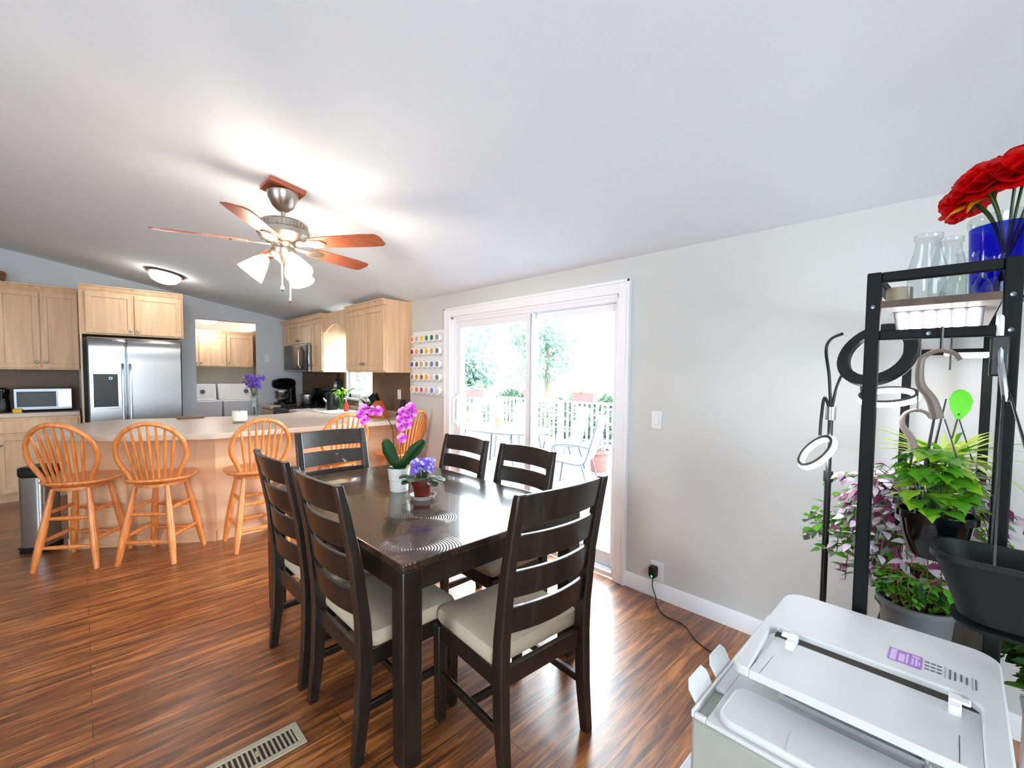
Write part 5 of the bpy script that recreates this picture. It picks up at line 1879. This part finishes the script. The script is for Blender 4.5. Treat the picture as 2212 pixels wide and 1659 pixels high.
b = MB().loft([tr_ring(0.62, 0.62, 0.012), tr_ring(0.76, 0.72, 0.02), tr_ring(0.93, 0.96, 0.135), tr_ring(1.0, 1.0, 0.137), tr_ring(1.0, 1.0, 0.148), tr_ring(0.9, 0.95, 0.148), tr_ring(0.7, 0.68, 0.03)], cap=False)
b.add(tr_ring(0.7, 0.68, 0.03), [tuple(range(24))])
b.add(tr_ring(0.62, 0.62, 0.012), [tuple(range(24))])
b.build('trough', M_DARKPOT, t)
MB().loft([tr_ring(0.6, 0.6, 0.0), tr_ring(0.84, 0.76, 0.004), tr_ring(0.86, 0.78, 0.0115), tr_ring(0.6, 0.6, 0.0119)]).build('drip_tray', M_DARKPOT, t)
hb = Vector((1.425, -0.07, 1.47)) - DP
for sx in (-1, 1):
    for sy in (-1, 1):
        MB().tube([(0.077 * sx, 0.03 + 0.045 * sy, 0.146), tuple(hb + Vector((0, 0.004 * sy, 0)))], 0.002, 5).build('hanger_wire', M_BLACK, t)
MB().tube(smoothpath([hb + Vector((0, 0, -0.02)), hb + Vector((0.005, 0.006, 0.03)), hb + Vector((0.03, 0.01, 0.07)), hb + Vector((0.04, 0.01, 0.12))]), 0.006, 8).build('swivel_clip', M_STEEL, t)
t = thing('carabiner_hook', 'black and white carabiner clipped on the rack rail by the right post', 'hook', (1.485, -0.058, 1.6))
MB().tube(arc((0.025, 0, 0.012), 0.03, -0.3, pi + 0.6, 14, 'xz'), 0.006, 8).build('white_hook', M_WHITEP, t)
MB().at((-0.02, 0, -0.05)).box((0, 0, 0), (0.018, 0.03, 0.09)).build('strap', M_BLACK, t, bevel=0.004)

# pots on the lower shelf
def shelf_plant(label, name, c, R, H, potm, seed, mats, n, reachmin, reachmax, shape, L, W, hmin, hmax, dropmin, dropmax, bias=None, cat='potted plant', saucer=False):
    rnd = random.Random(seed)
    t = thing(name, label, cat, c)
    MB().lathe(pot_profile(R, H), 32, cap=False).build('pot', potm, t)
    MB().at((0, 0, H - 0.03)).cyl(R * 0.92, 0, 0.006, 24).build('soil', M_SOIL, t)
    b = MB()
    ns = len(mats) - 1
    for s_ in range(n):
        a = rnd.random() * 6.28 if bias is None or rnd.random() < 0.35 else bias + rnd.uniform(-0.8, 0.8)
        reach = rnd.uniform(reachmin, reachmax)
        h = rnd.uniform(hmin, hmax)
        dr = rnd.uniform(dropmin, dropmax)
        dx, dy = cos(a) * reach, sin(a) * reach
        P = smoothpath([(R * 0.5 * cos(a), R * 0.5 * sin(a), H - 0.025), (R * 0.8 * cos(a) + dx * 0.25, R * 0.8 * sin(a) + dy * 0.25, H + h), (dx * 0.8, dy * 0.8, H + h * 0.9 + dr * 0.3), (dx, dy, H + h * 0.6 + dr)], 5)
        b.cur = ns
        b.tube(P, 0.0016, 4)
        for j, p in enumerate(P[3:]):
            aa = a + (1.0 if j % 2 else -1.0) + rnd.uniform(-.4, .4)
            b.cur = rnd.randrange(ns)
            b.leaf(p, (cos(aa), sin(aa), rnd.uniform(-.4, .4)), (rnd.uniform(-.4, .4), rnd.uniform(-.4, .4), 1), L * rnd.uniform(0.7, 1.2), W * rnd.uniform(0.7, 1.2), shape, 0.2, 0.25)
    b.build('leaves', list(mats) + [M_STEMB], t)
    return t


shelf_plant('grey pot of trailing green leaves low in the rack behind the printer', 'potted_creeper', (1.83, 0.07, 0.6175), 0.09, 0.195, M_GREY, 3,
            [L_MID, L_DARK, L_BRIGHT, L_BROWN], 52, 0.02, 0.1, 'oval', 0.028, 0.018, 0.02, 0.08, 0.0, 0.03)
shelf_plant('pot of leafy green vine spilling out of the rack toward the wall', 'potted_vine', (2.2, 0.1, 0.6175), 0.09, 0.16, M_TERRA, 4,
            [L_MID, L_BRIGHT, L_MID, L_GREYG, P_PINK], 58, 0.1, 0.34, 'oval', 0.045, 0.03, 0.08, 0.32, -0.1, 0.12, bias=pi * 0.62)
shelf_plant('pot of yellow green foliage at the far end of the low shelf', 'potted_foliage', (2.48, 0.04, 0.6175), 0.09, 0.16, M_WHITEC, 6,
            [L_YELLOW, L_MID, L_BRIGHT], 44, 0.05, 0.15, 'oval', 0.055, 0.034, 0.1, 0.26, -0.02, 0.08)

# white plant stand by the rack
t = thing('plant_stand', 'white wooden plant stand at the right edge beyond the printer', 'stand', (2.05, -0.34, 0))
MB().bx(-0.16, 0.16, -0.16, 0.16, 0.43, 0.455).build('stand_top', M_TRIM, t, bevel=0.004)
for sx in (-0.135, 0.135):
    for sy in (-0.135, 0.135):
        MB().bx(sx - 0.018, sx + 0.018, sy - 0.018, sy + 0.018, 0, 0.43).build('leg', M_TRIM, t, bevel=0.003)
b = MB()
for s in (-0.135, 0.135):
    b.bx(-0.117, 0.117, s - 0.01, s + 0.01, 0.35, 0.43)
    b.bx(s - 0.01, s + 0.01, -0.117, 0.117, 0.35, 0.43)
b.build('apron', M_TRIM, t)
shelf_plant('bushy green plant in a black pot on the white plant stand', 'potted_bush', (2.03, -0.3, 0.4555), 0.1, 0.07, M_BLACK, 9,
            [L_DARK, L_MID, L_MID], 55, 0.05, 0.2, 'oval', 0.055, 0.036, 0.04, 0.22, -0.06, 0.06)

# ================================================================== DECK AND GARDEN
b = MB()
for k in range(37):
    x0 = 2.9 + 0.145 * k
    b.bx(x0, x0 + 0.138, -1.0, 9.0, -0.13, -0.1)
struct(b.build('ground_deck', mat('weathered_deck', (92, 94, 102), 0.7, var=0.15, scale=4, stretch=(8, 1, 8)), smooth=False), 'pale grey wooden deck outside the sliding door', 'deck')
b = MB().bx(2.9, 40, -30, 45, -0.9, -0.8)
struct(b.build('ground_lawn', mat('lawn', (84, 104, 72), 0.9, var=0.25, scale=3), smooth=False), 'green lawn below the deck', 'lawn')
b = MB().bx(XW + WT, 2.9, -6, 12, -0.8, -0.02)
struct(b.build('wall_foundation', M_TRIM, smooth=False), 'white house foundation under the door', 'foundation')

M_RAIL = mat('white_rail_paint', (238, 238, 240), 0.5, var=0.02)


def railing(label, p, q):
    p, q = Vector(p), Vector(q)
    t = thing('deck_railing', label, 'railing', ((p + q) / 2))
    c = (p + q) / 2
    MB().bar(p - c + Vector((0, 0, 1.0)), q - c + Vector((0, 0, 1.0)), 0.14, 0.035).build('top_rail', M_RAIL, t, bevel=0.003)
    MB().bar(p - c + Vector((0, 0, 0.12)), q - c + Vector((0, 0, 0.12)), 0.05, 0.06).build('bottom_rail', M_RAIL, t)
    L = (q - p).length
    n = int(L / 0.13)
    b = MB()
    for k in range(n + 1):
        s = (p - c).lerp(q - c, k / n)
        b.box((s.x, s.y, 0.565), (0.036, 0.036, 0.83))
    bl = b.build('balusters', M_RAIL, t, smooth=False)
    m = max(2, int(L / 1.9))
    for k in range(m + 1):
        s = (p - c).lerp(q - c, k / m)
        MB().box((s.x, s.y, 0.49), (0.09, 0.09, 0.98)).build('post', M_RAIL, t)
    return t


DZ0 = -0.1
railing('white deck railing opposite the sliding door', (7.7, 0.2, DZ0), (7.7, 8.3, DZ0))
railing('white deck railing at the far side behind the patio table', (3.2, 8.4, DZ0), (7.6, 8.4, DZ0))

rnd = random.Random(77)


def trough(label, c, along, w):
    t = thing('flower_box', label, 'flower pot', c)
    s = w / 2
    d0, d1 = 0.075, 0.105
    if along == 'y':
        r = [[(-d0, -s * 0.85, 0), (d0, -s * 0.85, 0), (d0, s * 0.85, 0), (-d0, s * 0.85, 0)], [(-d1, -s, 0.2), (d1, -s, 0.2), (d1, s, 0.2), (-d1, s, 0.2)]]
    else:
        r = [[(-s * 0.85, -d0, 0), (s * 0.85, -d0, 0), (s * 0.85, d0, 0), (-s * 0.85, d0, 0)], [(-s, -d1, 0.2), (s, -d1, 0.2), (s, d1, 0.2), (-s, d1, 0.2)]]
    MB().loft(r).build('box_body', mat('salmon_planter', (140, 72, 68), 0.7, var=0.08), t, bevel=0.008)
    b = MB()
    foliage(b, (0, 0, 0.26), (0.12 if along == 'y' else s, s if along == 'y' else 0.12, 0.09), 90, 0.07, 0.035, 'oval', 2, rnd)
    b.build('leaves', [L_TREE, L_MID], t)


trough('salmon flower box on the far railing behind the patio table', (6.9, 8.4, DZ0 + 1.02), 'x', 0.62)
trough('salmon flower box on the railing seen through the middle of the door', (7.7, 7.15, DZ0 + 1.02), 'y', 0.5)
trough('salmon flower box on the railing seen through the right door panel', (7.7, 5.62, DZ0 + 1.02), 'y', 0.6)
trough('salmon flower box on the railing nearest the right door jamb', (7.7, 4.62, DZ0 + 1.02), 'y', 0.5)

t = thing('patio_table', 'oval glass topped patio table on the deck', 'table', (5.0, 5.35, DZ0))
b = MB()
ov = [(0.55 * cos(2 * pi * k / 40), 0.95 * sin(2 * pi * k / 40)) for k in range(40)]
b.prism(ov, 0.70, 0.712)
b.build('glass_top', mat('frosted_patio_glass', (226, 232, 236), 0.15, var=0.02), t)
MB().tube([(x, y, 0.69) for x, y in ov], 0.016, 8, closed=True).build('rim', mat('dark_patio_metal', (70, 74, 84), 0.4, var=0.04), t)
for sx in (-1, 1):
    for sy in (-1, 1):
        MB().tube([(sx * 0.3, sy * 0.55, 0.69), (sx * 0.38, sy * 0.7, 0.0)], 0.016, 8).build('leg', MATS['dark_patio_metal'], t)
t = thing('flower_pot', 'small terracotta pot standing on the oval patio table', 'flower pot', (4.9, 5.3, DZ0 + 0.713))
MB().lathe([(0.05, 0), (0.075, 0.11), (0.085, 0.11), (0.085, 0.14), (0.07, 0.14), (0.06, 0.1), (0, 0.1)], 20, cap=False).build('pot', M_TERRA, t)
b = MB()
foliage(b, (0, 0, 0.2), (0.1, 0.1, 0.07), 70, 0.05, 0.03, 'oval', 2, rnd)
b.build('leaves', [L_TREE, L_GREYG], t)


def patio_chair(label):
    t = thing('patio_chair', label, 'chair', (0, 0, 0), 0, 'sling patio chairs on the deck')
    fm = MATS['dark_patio_metal']
    sl = mat('white_sling', (236, 236, 238), 0.8, var=0.03, scale=80)
    b = MB()
    P = smoothpath([(0, 0.27, 0.42), (0, 0.1, 0.4), (0, -0.15, 0.38), (0, -0.24, 0.46), (0, -0.33, 0.75), (0, -0.40, 1.02)], 5)
    rings = [[(-0.24, p.y, p.z - 0.006), (0.24, p.y, p.z - 0.006), (0.24, p.y, p.z + 0.006), (-0.24, p.y, p.z + 0.006)] for p in P]
    b.loft(rings)
    b.build('sling_seat', sl, t)
    for s in (-1, 1):
        MB().tube([(s * 0.25, p.y, p.z) for p in P], 0.012, 8).build('side_frame', fm, t)
        MB().tube(smoothpath([(s * 0.27, 0.3, 0.0), (s * 0.27, 0.24, 0.42), (s * 0.28, 0.2, 0.62), (s * 0.28, -0.05, 0.65), (s * 0.27, -0.28, 0.62)]), 0.012, 8).build('armrest', fm, t)
        MB().tube([(s * 0.27, -0.3, 0.0), (s * 0.26, -0.18, 0.4)], 0.012, 8).build('rear_leg', fm, t)
    MB().tube([(-0.26, -0.18, 0.38), (0.26, -0.18, 0.38)], 0.01, 8).build('cross_bar', fm, t)
    return t


pc = patio_chair('white sling patio chair standing apart nearest the right door panel')
pc.location = (4.95, 3.78, DZ0)
pc.rotation_euler = (0, 0, radians(20))
dup(pc, 'white sling patio chair at the right side of the patio table', (5.98, 4.82, DZ0), radians(60))
dup(pc, 'white sling patio chair at the left side of the patio table', (4.2, 6.3, DZ0), radians(-110))
dup(pc, 'white sling patio chair beyond the patio table', (5.98, 6.0, DZ0), radians(100))
t = thing('flower_pot', 'large terracotta planter standing on the deck by the railing', 'flower pot', (6.1, 4.15, DZ0))
MB().lathe([(0.12, 0), (0.125, 0.01), (0.16, 0.3), (0.185, 0.3), (0.185, 0.36), (0.16, 0.36), (0.14, 0.28), (0, 0.28)], 24, cap=False).build('pot', mat('pink_terracotta', (138, 84, 76), 0.8, var=0.08), t)
b = MB()
foliage(b, (0, 0, 0.45), (0.22, 0.22, 0.14), 150, 0.09, 0.04, 'oval', 2, rnd)
b.build('leaves', [L_TREE, L_TREE2], t)


def tree(label, c, h, R, seed, mats, n=1900):
    rnd = random.Random(seed)
    t = thing('garden_tree', label, 'tree', c, group=None)
    tr = MB().tube(smoothpath([(0, 0, 0), (0.1, 0.05, h * 0.4), (0.0, 0.1, h * 0.8)]), [0.16] * 4 + [0.14] * 4 + [0.08] * 5, 8)
    tr.build('trunk', mat('tree_bark', (110, 96, 84), 0.9, var=0.3, scale=10), t)
    b = MB()
    lumps = [(Vector((rnd.uniform(-.6, .6) * R, rnd.uniform(-.6, .6) * R, h * rnd.uniform(0.35, 0.95))), rnd.uniform(0.35, 0.6) * R) for _ in range(9)]
    for i in range(n):
        lc, lr = lumps[i % 9]
        d = Vector((rnd.gauss(0, 1), rnd.gauss(0, 1), rnd.gauss(0, 1))).normalized()
        p = lc + d * lr * (rnd.random() ** 0.33)
        b.cur = rnd.randrange(len(mats))
        b.leaf(p, d + Vector((0, 0, -0.4)), (rnd.uniform(-1, 1), rnd.uniform(-1, 1), 1), rnd.uniform(0.14, 0.26), 0.11, 'oval', 0.2, 0.3)
    b.build('foliage', mats, t, smooth=False)


for i, (lab, c, h, R, mm) in enumerate((
        ('pale green tree in the garden left of the door mullion', (13.0, 17.5, -0.8), 6.0, 2.2, [L_TREE, L_TREE2]),
        ('bushy green tree low behind the far railing', (9.6, 12.2, -0.8), 4.2, 1.3, [L_TREE, L_TREE2]),
        ('blue green tree seen just right of the door mullion', (14.5, 12.6, -0.8), 6.0, 2.0, [L_TREE2, L_TREE]),
        ('faint green tree seen through the right door panel', (19.0, 10.5, -0.8), 6.0, 2.2, [L_TREE, L_TREE2]),
        ('round green shrub tree near the right jamb', (15.0, 6.6, -0.8), 3.4, 1.5, [L_TREE, L_TREE2]),
        ('tall green tree outside the sink window', (6.0, 13.2, -0.8), 5.0, 1.5, [L_TREE, L_TREE2]))):
    tree(lab, c, h, R, 100 + i, mm)


L_SHRUB = leafmat('shrub_leaf', (58, 78, 60))
for i, (lab, c) in enumerate((('dense shrub outside the railing seen through the right door panel', (9.6, 4.2, -0.8)),
                              ('dense shrub outside the railing behind the middle flower box', (9.6, 6.9, -0.8)),
                              ('dense shrub outside the railing near the pale tree trunk', (9.6, 9.6, -0.8)))):
    rnd = random.Random(300 + i)
    t = thing('garden_shrub', lab, 'shrub', c)
    MB().tube([(0, 0, 0), (0.02, 0, 0.8)], 0.05, 8).build('stem', M_STEMB, t)
    b = MB()
    for k in range(1500):
        d = Vector((rnd.gauss(0, 1), rnd.gauss(0, 1), rnd.gauss(0, 1))).normalized()
        p = Vector((0, 0, 0.95)) + Vector((d.x * 0.9, d.y * 1.1, d.z * 0.8)) * (rnd.random() ** 0.3)
        b.leaf(p, d + Vector((0, 0, -0.3)), (rnd.uniform(-1, 1), rnd.uniform(-1, 1), 1), rnd.uniform(0.12, 0.2), 0.09, 'oval', 0.2, 0.3)
    b.build('foliage', L_SHRUB, t, smooth=False)
